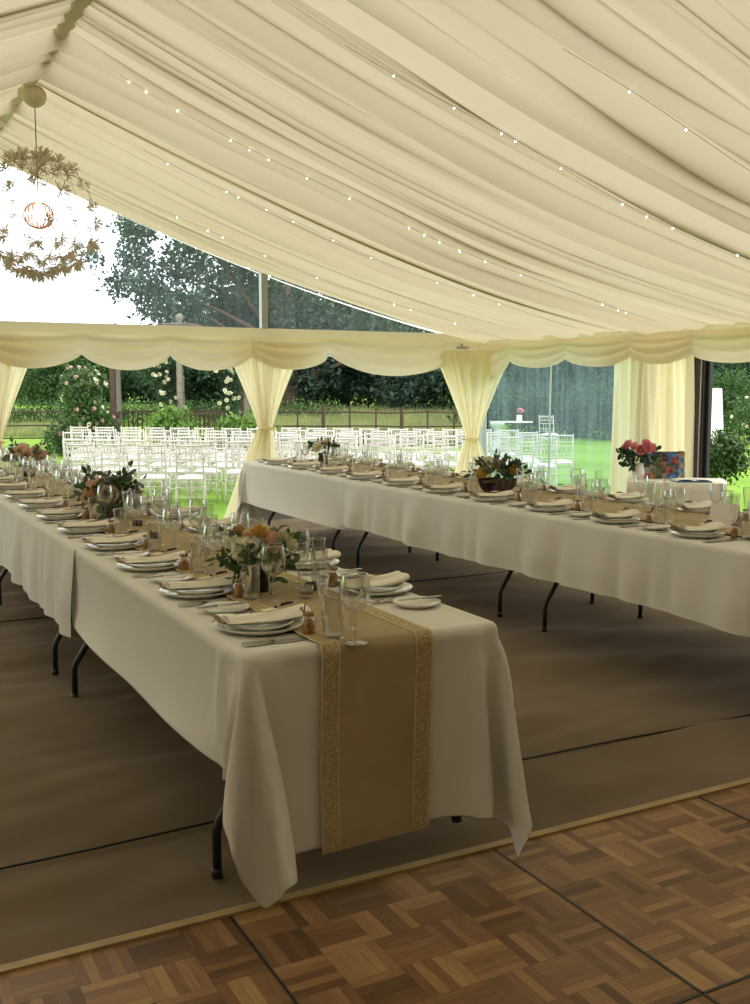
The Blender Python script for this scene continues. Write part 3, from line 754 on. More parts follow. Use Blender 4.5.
# ------------------------------------------------------------------ the place settings
rp = random.Random(11)
def setting(x, y, side, lab, seedv, front):
    """side +1: the diner sits at low x and faces +x; -1 the other way round"""
    rz = 0 if side > 0 else PI
    tl = rp.uniform(-.06, .06)
    def P(dx, dy, z=Z):  # dx away from the diner, dy to the diner's left
        return (x + side * dx, y + side * dy, z)
    g = 'front table' if front else 'rear table'
    def put(kind, dx, dy, rot, item, cat, z=Z, grp=None):
        return K[kind].place(P(dx, dy, z), rz + rot, '%s, %s' % (item, lab), cat, (grp or kind.replace('_', ' ') + 's') + ' on the ' + g)
    put('dinner_plate', 0, 0, 0, 'white dinner plate', 'plate')
    put('starter_plate', .0, 0, 0, 'small white plate under napkin', 'plate', Z + .009)
    KN[seedv % 3].place(P(.015, 0, Z + .024), rz + tl + .10, 'cream rolled napkin, %s' % lab, 'napkin', 'rolled napkins on the ' + g)
    put('dinner_fork', -.10, .165, -PI / 2 + rp.uniform(-.08, .08), 'steel fork', 'fork')
    f2 = put('dinner_fork', -.07, .192, -PI / 2 + rp.uniform(-.08, .08), 'outer steel fork', 'fork')
    put('side_plate', -.01, .285, 0, 'white side plate', 'plate', Z + .001)
    put('butter_knife', -.11, .285, -PI / 2 + rp.uniform(-.1, .1), 'small butter knife', 'knife', Z + .0205)
    put('dinner_knife', -.12, -.170, -PI / 2 + rp.uniform(-.06, .06), 'steel table knife', 'knife')
    put('dinner_knife', -.13, -.195, -PI / 2 + rp.uniform(-.06, .06), 'outer steel knife', 'knife')
    j = lambda: rp.uniform(-.012, .012)
    put('favour_jar', .105 + j(), -.155 + j(), rp.uniform(0, 6), 'small jar of amber sweets', 'jar')
    put('tumbler', .135 + j(), -.225 + j(), 0, 'straight water glass', 'glass')
    put('red_wine_glass', .185 + j() * .5, -.290 + j(), 0, 'large stemmed wine glass', 'glass')
    put('white_wine_glass', .235 + j(), -.165 + j(), 0, 'smaller stemmed wine glass', 'glass')
    put('champagne_flute', .205 + j(), -.06 + j(), 0, 'slender champagne flute', 'glass')
for i in range(12):
    n = ORD[i]
    setting(1.160, 2.945 + .613 * i, 1, "%s place from dance floor, front table's left side" % n, i, True)
    setting(1.755, 3.29 + .613 * i, -1, "%s place from dance floor, front table's right side" % n, i + 1, True)
for i in range(10):
    n = ORD[i] if i else 'first'
    setting(3.865, 9.30 - .613 * i, 1, "%s place from far end, rear table's near side" % n, i, False)
    setting(4.62, 9.42 - .613 * i, -1, "%s place from far end, rear table's window side" % n, i + 2, False)
#--PART3--
# ------------------------------------------------------------------ flowers on the tables
def tri_leaf(mb, p, d, up, L, w, curl=.15):
    d = Vector(d).normalized(); s = d.cross(Vector(up)); s = s.normalized() if s.length > 1e-3 else Vector((1, 0, 0)); n = s.cross(d)
    p = Vector(p); q = [p, p + d * L * .35 + s * w / 2 + n * curl * L * .2, p + d * L * .75 + s * w * .38 + n * curl * L * .1, p + d * L - n * curl * L * .4,
         p + d * L * .75 - s * w * .38 + n * curl * L * .1, p + d * L * .35 - s * w / 2 + n * curl * L * .2, p + d * L * .5 - n * curl * .05 * L]
    mb.add(q, [(0, 1, 6), (1, 2, 6), (2, 3, 6), (3, 4, 6), (4, 5, 6), (5, 0, 6)])
def rdir(r, zmin=-1, zmax=1):
    z = r.uniform(zmin, zmax); a = r.uniform(0, 2 * PI); q = math.sqrt(1 - z * z); return Vector((q * math.cos(a), q * math.sin(a), z))
def mum_mesh(R, seed):
    r = random.Random(seed); mb = MB()
    for i in range(260):
        d = rdir(r, -.4, 1); tri_leaf(mb, d * R * .62, (d + rdir(r) * .35), rdir(r), R * r.uniform(.32, .46), R * .2, -.5)
    mb.sphere((0, 0, 0), R * .74, 12, 8); return mb
def rose_mesh(R, seed):
    r = random.Random(seed); mb = MB()
    for ring, (n, rr, hh, op) in enumerate(((3, .25, .95, .05), (4, .45, .90, .2), (5, .68, .75, .42), (6, .90, .52, .75))):
        for k in range(n):
            a0 = 2 * PI * k / n + ring * .7 + r.uniform(-.1, .1)
            def fn(u, v, a0=a0, rr=rr, hh=hh, op=op, n=n):
                a = a0 + (u - .5) * 2 * PI / n * 1.5
                q = R * (rr * math.sin(PI / 2 * min(1, .25 + v * .85)) + op * .28 * v ** 3) * (1 - .10 * abs(u - .5))
                return (q * math.cos(a), q * math.sin(a), R * (-.55 + (hh + .45) * v - .25 * op * v ** 4 - .2 * (2 * u - 1) ** 2 * v))
            mb.grid(fn, 6, 6)
    return mb
def arrangement(name, loc, label, spread, zc, flowers, leaf_kinds, vase, seed, cat='flowers', fixed=()):
    r = random.Random(seed); root = tag(empty(name, loc, r.uniform(0, 6) if not fixed else 0), label, cat, 'flower arrangements on the tables')
    vase(root)
    for (nm, m, R, n, meshf) in flowers:
        proto = None
        for i in range(n):
            d = rdir(r, .0, .95); p = Vector((d.x * spread, d.y * spread, zc + d.z * spread * .72))
            if proto is None: proto = meshf(R, seed + i).build(nm, m, root); o = proto
            else: o = proto.copy(); COL.objects.link(o); o.parent = root
            o.location = p; o.rotation_mode = 'QUATERNION'; o.rotation_quaternion = d.to_track_quat('Z', 'Y'); sc = r.uniform(.8, 1.15); o.scale = (sc, sc, sc)
    for (nm, m, R, meshf, px_, pz_, pd_) in fixed:   # across, up, towards the dance floor
        vx, vy = Vector((.93, -.37)), Vector((-.37, -.93)); P_ = vx * px_ + vy * pd_
        o = meshf(R, seed + int(px_ * 1000)).build(nm, m, root); d = Vector((P_.x, P_.y, max(.02, pz_ - zc + .06))).normalized()
        o.location = (P_.x, P_.y, pz_); o.rotation_mode = 'QUATERNION'; o.rotation_quaternion = d.to_track_quat('Z', 'Y')
    for (m, n, L, w, lo, hi, reach) in leaf_kinds:
        mb = MB()
        for i in range(n):
            d = rdir(r, lo, hi); b = Vector((d.x * spread * .5, d.y * spread * .5, zc + d.z * spread * .35)); tip = b + d * spread * reach * r.uniform(.5, 1)
            mb.tube([b, (b + tip) / 2 + Vector((0, 0, .005)), tip], .0012, 4, cap=False)
            for q in range(5):
                p = b.lerp(tip, .25 + .75 * q / 4); tri_leaf(mb, p, d * .6 + rdir(r) * .7, rdir(r), L * r.uniform(.7, 1.2), w)
        mb.build('foliage', m, root)
    return root
def log_vase(R, H, m='logwood'):
    def f(root):
        mb = MB(); mb.lathe([(.0001, 0), (R, 0), (R * 1.05, H * .3), (R * .97, H * .7), (R * 1.04, H), (R * .85, H), (R * .82, H * .8), (.0001, H * .78)], n=24); mb.build('vase', M[m], root)
    return f
def trough(L, Wd, H):
    def f(root):
        mb = MB(); mb.grid(lambda u, v: ((u - .5) * L, Wd / 2 * math.cos(PI * v) * (1 + .08 * math.sin(u * 20)), H - H * math.sin(PI * v) * (1 - .15 * abs(2 * u - 1))), 16, 14); mb.box((-L / 2 * .9, -Wd * .35, H * .75), (L / 2 * .9, Wd * .35, H * .9)); mb.box((-L / 2 * .7, -Wd * .15, 0), (L / 2 * .7, Wd * .15, .02)); mb.build('bark_trough', M['logwood'], root)
    return f
arrangement('flower_arrangement', (1.37, 3.47, Z + .006), 'white chrysanthemum and peach rose arrangement nearest the dance floor, front table', .115, .125,
    [], [(M['leaf'], 34, .045, .022, -.5, .7, .95), (M['eucalyptus'], 16, .035, .022, -.2, .9, 1.15)], log_vase(.032, .09, 'darkpot'), 5, fixed=(
    ('chrysanthemum', M['petalwhite'], .050, mum_mesh, -.055, .165, .07), ('small_bloom', M['petalwhite'], .026, mum_mesh, -.10, .185, .02), ('small_bloom', M['petalyellow'], .022, mum_mesh, -.075, .225, .0),
    ('yellow_rose', M['petalyellow'], .032, rose_mesh, .0, .225, .04), ('rose', M['petalpeach'], .036, rose_mesh, .045, .20, .05), ('rose', M['petalpeach'], .036, rose_mesh, .055, .155, .08),
    ('small_bloom', M['petalwhite'], .030, mum_mesh, .095, .21, .02), ('small_bloom', M['petalwhite'], .026, mum_mesh, .115, .175, .03), ('small_bloom', M['petalwhite'], .022, mum_mesh, .03, .115, .10),
    ('chrysanthemum', M['petalwhite'], .040, mum_mesh, .02, .20, -.07), ('rose', M['petalpeach'], .034, rose_mesh, -.05, .19, -.07), ('small_bloom', M['petalyellow'], .024, mum_mesh, .07, .17, -.06)))
arrangement('flower_arrangement', (1.42, 5.92, Z + .006), 'peach rose arrangement with upright green sprigs, middle of the front table', .135, .115,
    [('rose', M['petalpeach'], .048, 11, rose_mesh), ('small_bloom', M['petalblush'], .035, 3, mum_mesh)],
    [(M['eucalyptus'], 40, .05, .03, -.5, .9, 1.1), (M['leaf'], 14, .05, .028, .3, 1, 1.25)], log_vase(.05, .11), 6)
arrangement('flower_arrangement', (1.47, 8.95, Z + .006), 'low peach flower arrangement at far left end of front table', .13, .15,
    [('rose', M['petalpeach'], .050, 9, rose_mesh), ('chrysanthemum', M['petalblush'], .045, 3, mum_mesh)],
    [(M['eucalyptus'], 30, .05, .03, -.4, .8, 1.05)], log_vase(.05, .11), 8)
arrangement('flower_arrangement', (4.20, 8.95, Z + .006), 'small cream and peach flower arrangement near far end of rear table', .095, .15,
    [('chrysanthemum', M['petalwhite'], .045, 5, mum_mesh), ('rose', M['petalpeach'], .040, 4, rose_mesh)],
    [(M['leaf'], 22, .05, .03, -.6, .6, 1.1), (M['eucalyptus'], 12, .04, .02, 0, .9, 1.1)], log_vase(.045, .11), 9)
arrangement('flower_arrangement', (4.12, 5.90, Z + .006), 'cream flowers and brown foliage in a bark trough on rear table', .12, .14,
    [('chrysanthemum', M['petalwhite'], .055, 2, mum_mesh), ('yellow_bloom', M['petalyellow'], .040, 5, mum_mesh), ('rose', M['petalpeach'], .035, 2, rose_mesh)],
    [(M['leafdark'], 26, .05, .025, -.1, .8, 1.2), (M['eucalyptus'], 18, .045, .025, .1, 1, 1.25)], trough(.24, .15, .11), 10)
# candles
def votive(name, R, H, m, loc, label):
    root = tag(empty(name, loc), label, 'candle holder')
    mb = MB(); mb.lathe([(.0001, 0), (R * .9, 0), (R, H * .3), (R * 1.05, H), (R * .95, H), (R * .9, H * .35), (.0001, H * .3)], n=20); mb.build('holder', m, root)
    mb = MB(); mb.lathe([(.0001, H * .36), (R * .8, H * .36), (R * .8, H * .6), (.0001, H * .6)], n=16); mb.tube([(0, 0, H * .6), (0, 0, H * .75)], .001, 4); mb.build('candle', M['candle'], root)
votive('tealight_holder', .027, .026, M['darkpot'], (1.545, 3.40, Z + .006), 'dark round tealight holder beside the nearest flower arrangement')
votive('candle_jar', .026, .045, M['blueglass'], (1.47, 3.28, Z + .006), 'clear glass candle jar in front of the nearest flower arrangement')
votive('candle_jar', .026, .055, M['blueglass'], (1.46, 4.35, Z + .006), 'square looking candle jar alone on runner, behind the nearest flowers')
for i, (x, y) in enumerate(((1.40, 4.95), (1.45, 5.45))): votive('tealight_holder', .027, .026, M['darkpot'], (x, y, Z + .006), ('dark tealight holder on the runner, nearer of two before the middle flowers', 'dark tealight holder on the runner, farther of two before the middle flowers')[i])
# tent card on the rear table
mb = MB(); mb.add([(-.075, -.045, 0), (.075, -.045, 0), (.075, 0, .125), (-.075, 0, .125), (.075, .045, 0), (-.075, .045, 0)], [(0, 1, 2, 3), (3, 2, 4, 5)])
o = mb.build('tent_card', M['whitecard'], smooth=False); o.location = (4.22, 3.93, Z + .006); o.rotation_euler = (0, 0, -1.15); sd = o.modifiers.new('s', 'SOLIDIFY'); sd.thickness = .001
tag(o, 'folded white tent card at the right end of the rear table', 'card')

# ------------------------------------------------------------------ little table by the curtain with roses and photographs
tx, ty = 6.50, 6.62
root = tag(empty('side_table', (tx, ty, 0), -.75), 'small cloth covered side table in front of the straight curtain', 'table')
mb = MB(); mb.box((-.40, -.27, .66), (.40, .27, .69)); mb.build('tabletop', M['pine'], root, smooth=False)
for sx in (-1, 1):
    for sy in (-1, 1): mb = MB(); mb.bar((sx * .36, sy * .23, 0), (sx * .36, sy * .23, .66), .045); mb.build('leg', M['pine'], root, smooth=False)
def scl(u, v):
    a = 2 * PI * u; q = min(1, v * 2); w = max(0, v * 2 - 1)
    ca, sa = math.cos(a), math.sin(a); k = 1 / max(abs(ca), abs(sa)); k = k ** .93
    return (ca * k * .415 * q * (1 + .04 * w * (1 + math.sin(a * 11))), sa * k * .285 * q * (1 + .06 * w * (1 + math.sin(a * 11))), .695 - .52 * w)
mb = MB(); mb.grid(scl, 96, 16, True); o = mb.build('tablecloth', M['napkin']); o.location = (tx, ty, .003); o.rotation_euler = (0, 0, -.75); tag(o, 'cream cloth over the small side table by the curtain', 'tablecloth')
def on_side(dx, dy): c, s = math.cos(-.75), math.sin(-.75); return (tx + dx * c - dy * s, ty + dx * s + dy * c)
x, y = on_side(-.10, .10)
root = tag(empty('photo_board', (x, y, .70), -.72), 'upright collage board of colourful photographs on the side table', 'photo collage')
mb = MB(); mb.box((-.17, 0, 0), (.17, .012, .24), Matrix.Rotation(-.12, 4, 'X')); mb.build('board', M['darkwood'], root, smooth=False)
rr = random.Random(2); pc = [(.10, .18, .40), (.45, .08, .07), (.30, .28, .24), (.10, .10, .12), (.55, .50, .45), (.16, .26, .42), (.30, .16, .10), (.12, .16, .10)]
pm = [mat('photo_print_%d' % i, c, .35, var=.9, vscale=25) for i, c in enumerate(pc)]
for i in range(7):
    for j in range(5):
        mb = MB(); cxx = -.145 + i * .048 + rr.uniform(-.008, .008); cz = .030 + j * .046 + rr.uniform(-.006, .006)
        mb.box((-.026, -.0035 - .001 * ((i + j) % 3), -.026), (.026, -.001, .026), Matrix.Rotation(-.12, 4, 'X') @ Matrix.Translation((cxx, 0, cz)) @ Matrix.Rotation(rr.uniform(-.12, .12), 4, 'Y'))
        mb.build('photograph', pm[rr.randrange(8)], root, smooth=False)
mb = MB(); mb.bar((0, .01, .17), (0, .11, .003), .03, .006); mb.build('strut', M['darkwood'], root, smooth=False)
x, y = on_side(-.32, .06)
def jug(root):
    mb = MB(); mb.lathe([(.0001, 0), (.045, 0), (.055, .04), (.05, .09), (.04, .12), (.045, .135), (.038, .135), (.036, .11), (.0001, .1)], n=24); mb.build('vase', M['whitecard'], root)
arrangement('flower_vase', (x, y, .70), 'vase of coral pink roses beside the photograph board', .12, .25, [('rose', M['petalpink'], .042, 9, rose_mesh)], [(M['leafdark'], 24, .07, .04, -.9, .1, 1.2)], jug, 14)['group'] = 'pink flowers in white vases'
x, y = on_side(.12, -.12)
root = tag(empty('guest_book', (x, y, .70), -.5), 'open guest book with white pages in front of the photographs', 'book')
mb = MB(); mb.box((-.15, -.105, 0), (.15, .105, .008)); mb.build('cover', mat('blue_cover', (.12, .22, .40), .5), root, smooth=False)
mb = MB(); mb.grid(lambda u, v: ((u - .5) * .29, (v - .5) * .195, .010 + .014 * abs(math.sin(2 * PI * u)) ** .6 * 1), 24, 2); mb.build('pages', M['whitecard'], root)


# ------------------------------------------------------------------ flower ball chandelier
CX, CYY, CZ = 1.545, 8.5, 2.84
root = tag(empty('chandelier', (CX, CYY, 3.74)), 'round pendant lamp of paper flowers hanging from the ridge', 'lamp')
mb = MB()
mb.grid(lambda u, v: (.088 * math.sin(PI * v) * (1 + .03 * math.sin(16 * 2 * PI * u)) * math.cos(2 * PI * u), .088 * math.sin(PI * v) * (1 + .03 * math.sin(16 * 2 * PI * u)) * math.sin(2 * PI * u), .085 * math.cos(PI * v)), 96, 16, True)
mb.build('ceiling_rosette', M['gather'], root)
mb = MB(); mb.tube([(0, 0, -.08), (0, 0, CZ - 3.74 + .10)], .004, 6); mb.build('cable', M['wire'], root)
g = MB()
for k in range(10):
    a = PI * k / 10; g.tube([(.115 * math.cos(a) * math.sin(b), .115 * math.sin(a) * math.sin(b), CZ - 3.74 + .10 * math.cos(b)) for b in np.linspace(0, 2 * PI, 33)], .0035, 5, cap=False)
g.build('lamp_cage', mat('amber_cage', (.65, .32, .12), .4, trans=.3), root)
g = MB(); g.sphere((0, 0, CZ - 3.74 + .01), .055, 16, 12); g.tube([(0, 0, CZ - 3.74 + .06), (0, 0, CZ - 3.74 + .1)], .02, 8); g.build('light_bulb', M['warmbulb'], root)
g = MB()
for k in range(6):
    a = PI * k / 6; g.tube([(.44 * math.cos(a) * math.sin(b), .44 * math.sin(a) * math.sin(b), CZ - 3.74 + .44 * math.cos(b)) for b in np.linspace(0, 2 * PI, 49)], .0012, 4, cap=False)
g.build('wire_sphere', M['wire'], root)
def paper_star(R, n, seed):
    r = random.Random(seed); mb = MB()
    for i in range(n):
        d = rdir(r, -.1, 1); tri_leaf(mb, d * .006, d, rdir(r), R * r.uniform(.7, 1.15), R * .11, .3)
    mb.sphere((0, 0, 0), R * .16, 6, 4); return mb
pf = [paper_star(.085, 34, 3), paper_star(.07, 30, 5), paper_star(.036, 34, 7)]
protos = [None] * 3; rr = random.Random(31)
cnt = 0
def put_flower(i, d, R=.445):
    if protos[i] is None: o = pf[i].build('paper_flower', M['paperflower'], root); protos[i] = o
    else: o = protos[i].copy(); COL.objects.link(o); o.parent = root
    o.location = Vector((d.x * R, d.y * R, CZ - 3.74 + d.z * R)); o.rotation_mode = 'QUATERNION'; o.rotation_quaternion = d.to_track_quat('Z', 'Y')
for lat, n, kinds in ((78, 5, (0, 1)), (58, 11, (0, 1)), (38, 12, (0, 1, 2)), (14, 12, (2, 2, 1)), (-10, 12, (2, 1, 2)), (-32, 14, (1, 0, 2)), (-52, 14, (0, 1)), (-72, 8, (0, 0, 1)), (-88, 2, (0,))):
    for k in range(n):
        a = 2 * PI * (k + rr.uniform(-.25, .25)) / n + lat; b = math.radians(lat + rr.uniform(-6, 6))
        put_flower(kinds[rr.randrange(len(kinds))], Vector((math.cos(b) * math.cos(a), math.cos(b) * math.sin(a), math.sin(b)))); cnt += 1

# ------------------------------------------------------------------ ceremony chairs on the lawn
def k_chair():
    root = empty('chiavari_chair'); cw = M['chairwhite']
    # faces +y; back at y = -.2
    def legp(sx, sy): return [(sx * .205, sy * .21, 0), (sx * .19, sy * .19, .24), (sx * .185, sy * .18, .445)]
    for sx in (-1, 1):
        mb = MB(); mb.tube(legp(sx, 1), [.012, .015, .015], 8)
        for z in (.1, .2, .3): mb.lathe([(.0145, -.006), (.018, 0), (.0145, .006)], (sx * (.205 - z * .06), .21 - z * .08, z), 8)
        mb.build('leg', cw, root)
        mb = MB(); mb.tube([(sx * .195, -.25, 0), (sx * .185, -.205, .25), (sx * .182, -.19, .46), (sx * .180, -.215, .70), (sx * .178, -.255, .915)], [.012, .015, .015, .014, .012], 8)
        mb.sphere((sx * .178, -.256, .922), .014, 8, 5); mb.build('leg', cw, root)
    mb = MB(); mb.grid(lambda u, v: ((u - .5) * .37 * (1 + .06 * v), -.19 + .38 * v, .448), 1, 1); mb.box((-.19, -.195, .425), (.19, .19, .448)); mb.build('seat', cw, root, smooth=False)
    mb = MB(); mb.grid(lambda u, v: ((.5 - u) * .36 * (1 + .05 * v), -.17 + .35 * v, .450 + .045 * (math.sin(PI * min(1, max(0, u))) * math.sin(PI * v)) ** .35), 12, 12); mb.build('cushion', M['cushion'], root)
    mb = MB()
    def yb(z): return -.19 - (z - .46) * .14
    for z, r_ in ((.905, .013), (.80, .009), (.73, .009), (.60, .008), (.545, .008)): mb.tube([(-.18, yb(z), z), (0, yb(z) - .012, z), (.18, yb(z), z)], r_, 8)
    for i in range(7): x = -.135 + .045 * i; mb.tube([(x, yb(.80) - .008, .80), (x, yb(.905) - .008, .905)], .006, 6)
    for i in range(3): x = -.07 + .07 * i; mb.tube([(x, yb(.545) - .008, .545), (x, yb(.73) - .008, .73)], .006, 6)
    mb.build('backrest', cw, root)
    mb = MB()
    for z in (.16, .30):
        for sx in (-1, 1): mb.tube([(sx * .193, .195, z), (sx * .188, -.215, z)], .007, 6)
        mb.tube([(-.193, .195, z + .04), (.193, .195, z + .04)], .007, 6); mb.tube([(-.188, -.215, z + .04), (.188, -.215, z + .04)], .007, 6)
    mb.build('stretcher', cw, root)
    return Kind(root)
KC = k_chair()
rc = random.Random(17)
AZ = math.radians(40); nn = Vector((math.sin(AZ), math.cos(AZ))); uu = Vector((math.cos(AZ), -math.sin(AZ)))
rows_l = [(13.3, -8.05, -5.3), (14.4, -8.75, -5.2), (15.5, -9.4, -5.2), (16.6, -9.9, -6.0), (17.7, -10.3, -6.0), (18.8, -10.4, -6.3)]
rows_r = [(14.7, -4.7, -3.7), (15.6, -5.3, -3.2), (16.5, -4.9, -.85), (17.4, -5.2, -.4), (18.3, -5.3, -.9), (19.2, -6.2, -1.6)]
for side, rows_ in (('left', rows_l), ('right', rows_r)):
    for ri, (a, b0, b1) in enumerate(rows_):
        n = int(round((b1 - b0) / .52)) + 1; placed = 0
        for i in range(n):
            b = b0 + i * .52; p = nn * a + uu * b
            p += Vector((rc.uniform(-.03, .03), rc.uniform(-.03, .03))); rz = -AZ + (.28 if side == 'left' and ri < 2 else .1) + rc.uniform(-.07, .07)
            if p.x < EX + .5 and p.y < GY + .75: continue
            lat_, dep_ = p.x * math.cos(CAM_YAW) - p.y * math.sin(CAM_YAW), p.x * math.sin(CAM_YAW) + p.y * math.cos(CAM_YAW)
            if lat_ / dep_ < -.292: continue
            KC.place((p.x, p.y, ground_z(p.x, p.y)), rz, 'white spindle back lawn chair, %s block, %s row outside, %s from its left end' % (side, ORD[ri], FIRST[placed]), 'chair', 'white chairs set out on the lawn'); placed += 1

# ------------------------------------------------------------------ foliage makers
def leaf_cloud(name, m, parent, blobs, n, size, seed, lift=0.0, inner=.35):
    """thousands of small bent leaves spread through the blobs (x, y, z, rx, ry, rz)"""
    r = np.random.RandomState(seed); w = np.array([b[3] * b[4] * b[5] for b in blobs]) ** (2 / 3); w /= w.sum()
    k = r.choice(len(blobs), n, p=w); B = np.array(blobs, float)[k]
    d = r.normal(size=(n, 3)); d /= np.linalg.norm(d, axis=1)[:, None]
    rad = inner + (1.06 - inner) * r.rand(n) ** .5; P = B[:, :3] + d * B[:, 3:] * rad[:, None]
    P += r.normal(scale=size * .8, size=(n, 3))
    a = r.normal(size=(n, 3)); a /= np.linalg.norm(a, axis=1)[:, None]; a = a * .8 + d * .6; a /= np.linalg.norm(a, axis=1)[:, None]
    b = np.cross(a, r.normal(size=(n, 3))); b /= np.linalg.norm(b, axis=1)[:, None]; c = np.cross(a, b)
    s = size * (.6 + .8 * r.rand(n))[:, None]
    V = np.stack([P - a * s * .5, P + b * s * .26 + c * s * .08, P + a * s * .55, P - b * s * .26 + c * s * .08], 1).reshape(-1, 3)
    me = bpy.data.meshes.new(name); me.vertices.add(4 * n); me.vertices.foreach_set('co', V.astype(np.float32).ravel())
    me.loops.add(4 * n); me.loops.foreach_set('vertex_index', np.arange(4 * n, dtype=np.int32)); me.polygons.add(n)
    me.polygons.foreach_set('loop_start', np.arange(0, 4 * n, 4, dtype=np.int32)); me.polygons.foreach_set('loop_total', np.full(n, 4, dtype=np.int32))
    me.update(); me.validate(); me.materials.append(m)
    o = bpy.data.objects.new(name, me); COL.objects.link(o)
    if parent: o.parent = parent
    return o
def tree(name, lat, dep, H, R, label, m, seed, n=9000, size=.28, low=.25, nb=16, blobs=None, cat='tree', group='trees around the lawn', trunk=.3):
    x, y = W(lat, dep); z = ground_z(x, y); r = random.Random(seed); root = tag(empty(name, (x, y, z - .05), r.uniform(0, 6) if blobs is None else -CAM_YAW), label, cat, group)
    if blobs is None:
        blobs = []
        for i in range(nb):
            t = r.uniform(low, .95); rr_ = R * math.sin(PI * min(1, max(.12, (t - low) / (1.02 - low) * .85 + .1))) ** .6; a = r.uniform(0, 2 * PI); q = rr_ * r.uniform(.2, .75)
            s = R * r.uniform(.28, .48); blobs.append((q * math.cos(a), q * math.sin(a), H * t * .97 - s * .3, s, s, s * .75))
    mb = MB(); mb.tube([(0, 0, 0), (.1, .05, H * .2), (-.1, 0, H * .5), (0, .1, H * .8)], [trunk, trunk * .75, trunk * .5, trunk * .15], 9)
    for i in range(9):
        b = blobs[r.randrange(len(blobs))]; z0 = H * r.uniform(.15, .5); mb.tube([(0, 0, z0), (b[0] * .5, b[1] * .5, (z0 + b[2]) / 2 + .2), (b[0], b[1], b[2])], [trunk * .35, trunk * .2, trunk * .06], 6)
    mb.build('trunk', M['bark'], root)
    leaf_cloud('crown', m, root, blobs, n, size, seed)
    return root
def lat(px, dep): return (px - 375) / FPX * dep
# the big tree seen through the gable pane (open crown, sky shows through), tops measured at its distance
D = 46.0
bl = []
for px, py, rp_ in ((128, 250, 20), (116, 280, 17), (148, 228, 22), (178, 258, 28), (205, 238, 26), (135, 222, 16), (108, 262, 10), (160, 285, 18), (150, 300, 22), (225, 285, 34), (250, 262, 26), (190, 310, 26), (275, 300, 34), (300, 318, 34), (240, 322, 30), (330, 330, 34), (365, 335, 34), (345, 350, 30), (395, 350, 30),
                    (210, 345, 30), (270, 345, 34), (310, 365, 34), (250, 375, 24), (360, 375, 30), (400, 385, 26), (430, 365, 34), (170, 345, 14)):
    s = rp_ / FPX * D * .92; bl.append(((px - 290) / FPX * D, random.Random(px).uniform(-2.5, 2.5), 1.51 + (386.4 - py) / FPX * D - .3, s, s * 1.3, s * .85))
tree('spreading_tree', lat(290, D), D, 8.5, 6, 'tall spreading tree filling the clear gable pane', M['leafblue'], 3, n=27000, size=.24, blobs=bl, group=None, trunk=.45)
# dark wood behind the fence
for i, (px, dep, H, R, n, mm, lab) in enumerate((
    (20, 62, 4.3, 3.6, 7000, 'leaf', 'bushy green tree at far left beyond the fence'), (75, 58, 4.2, 3.6, 7000, 'leaf', 'round dark tree behind the flowering bush'),
    (125, 64, 4.4, 3.8, 7000, 'leaf', 'mid green tree between the first gazebo posts'), (160, 60, 4.3, 3.8, 7000, 'leafdark', 'dark tree behind the middle of the gazebo'),
    (205, 52, 5.8, 4.0, 8000, 'leafdark', 'dark tree behind the right side of the gazebo'), (250, 54, 6.5, 4.5, 8000, 'leafdark', 'dark tree hidden half by the gable curtain'),
    (300, 53, 7.0, 4.5, 9000, 'leafdark', 'dark low branched tree right of the gable curtain'), (345, 55, 7.2, 4.6, 9000, 'leafdark', 'very dark tree in the middle of the gable opening'),
    (395, 53, 7.2, 4.6, 9000, 'leafdark', 'dark tree over the fence near the corner curtain'), (440, 50, 7.0, 4.4, 9000, 'leaf', 'lighter green tree beside the corner curtain'),
    (490, 46, 7.5, 4.6, 9000, 'leafdark', 'dark tree at left of the cloudy plastic window'), (535, 44, 7.8, 4.6, 9000, 'leafdark', 'dark tree in the middle of the cloudy plastic window'),
    (585, 43, 7.8, 4.6, 9000, 'leafdark', 'dark tree at right of the cloudy plastic window'), (640, 44, 8.0, 4.6, 7000, 'leafdark', 'dark tree behind the straight curtain'),
    (700, 46, 8.0, 4.6, 9000, 'leafdark', 'dark tree at the top of the doorway'), (755, 48, 8.2, 4.8, 9000, 'leafdark', 'dark tree at the right edge of the doorway'))):
    tree('woodland_tree', lat(px, dep), dep, H, R, lab, M[mm], 100 + i, n=int(n * 2.2), size=.19, low=.12, nb=18, trunk=.3)
# shrubs
def shrub(name, px, dep, Wd, H, label, m, seed, n=2500, size=.12, flowers=None, cat='shrub', group=None):
    x, y = W(lat(px, dep), dep); z = ground_z(x, y); r = random.Random(seed); root = tag(empty(name, (x, y, z - .02)), label, cat, group)
    bl = []
    for i in range(9):
        a = r.uniform(0, 2 * PI); q = Wd * .5 * r.uniform(0, .6); s = Wd * r.uniform(.22, .34); bl.append((q * math.cos(a), q * math.sin(a), max(s * .6, H * r.uniform(.25, .8)), s, s, min(s, H * .35)))
    leaf_cloud('foliage', m, root, bl, n, size, seed)
    mb = MB()
    for i in range(7):
        b = bl[i]; mb.tube([(b[0] * .15, b[1] * .15, 0), (b[0] * .5, b[1] * .5, b[2] * .6), (b[0], b[1], b[2])], [.025, .018, .008], 5)
    mb.build('stem', M['bark'], root)
    if flowers:
        for (fm, R, nf) in flowers:
            pr = None
            for i in range(nf):
                b = bl[r.randrange(len(bl))]; d = rdir(r, -.2, 1); d = (d + Vector((-.28, -.53, .1)) * .8).normalized()
                if pr is None: pr = rose_mesh(R, seed).build('blossom', M[fm], root); o = pr
                else: o = pr.copy(); COL.objects.link(o); o.parent = root
                o.location = (b[0] + d.x * b[3] * 1.05, b[1] + d.y * b[4] * 1.05, b[2] + d.z * b[5] * 1.05); o.rotation_mode = 'QUATERNION'; o.rotation_quaternion = d.to_track_quat('Z', 'Y')
    return root
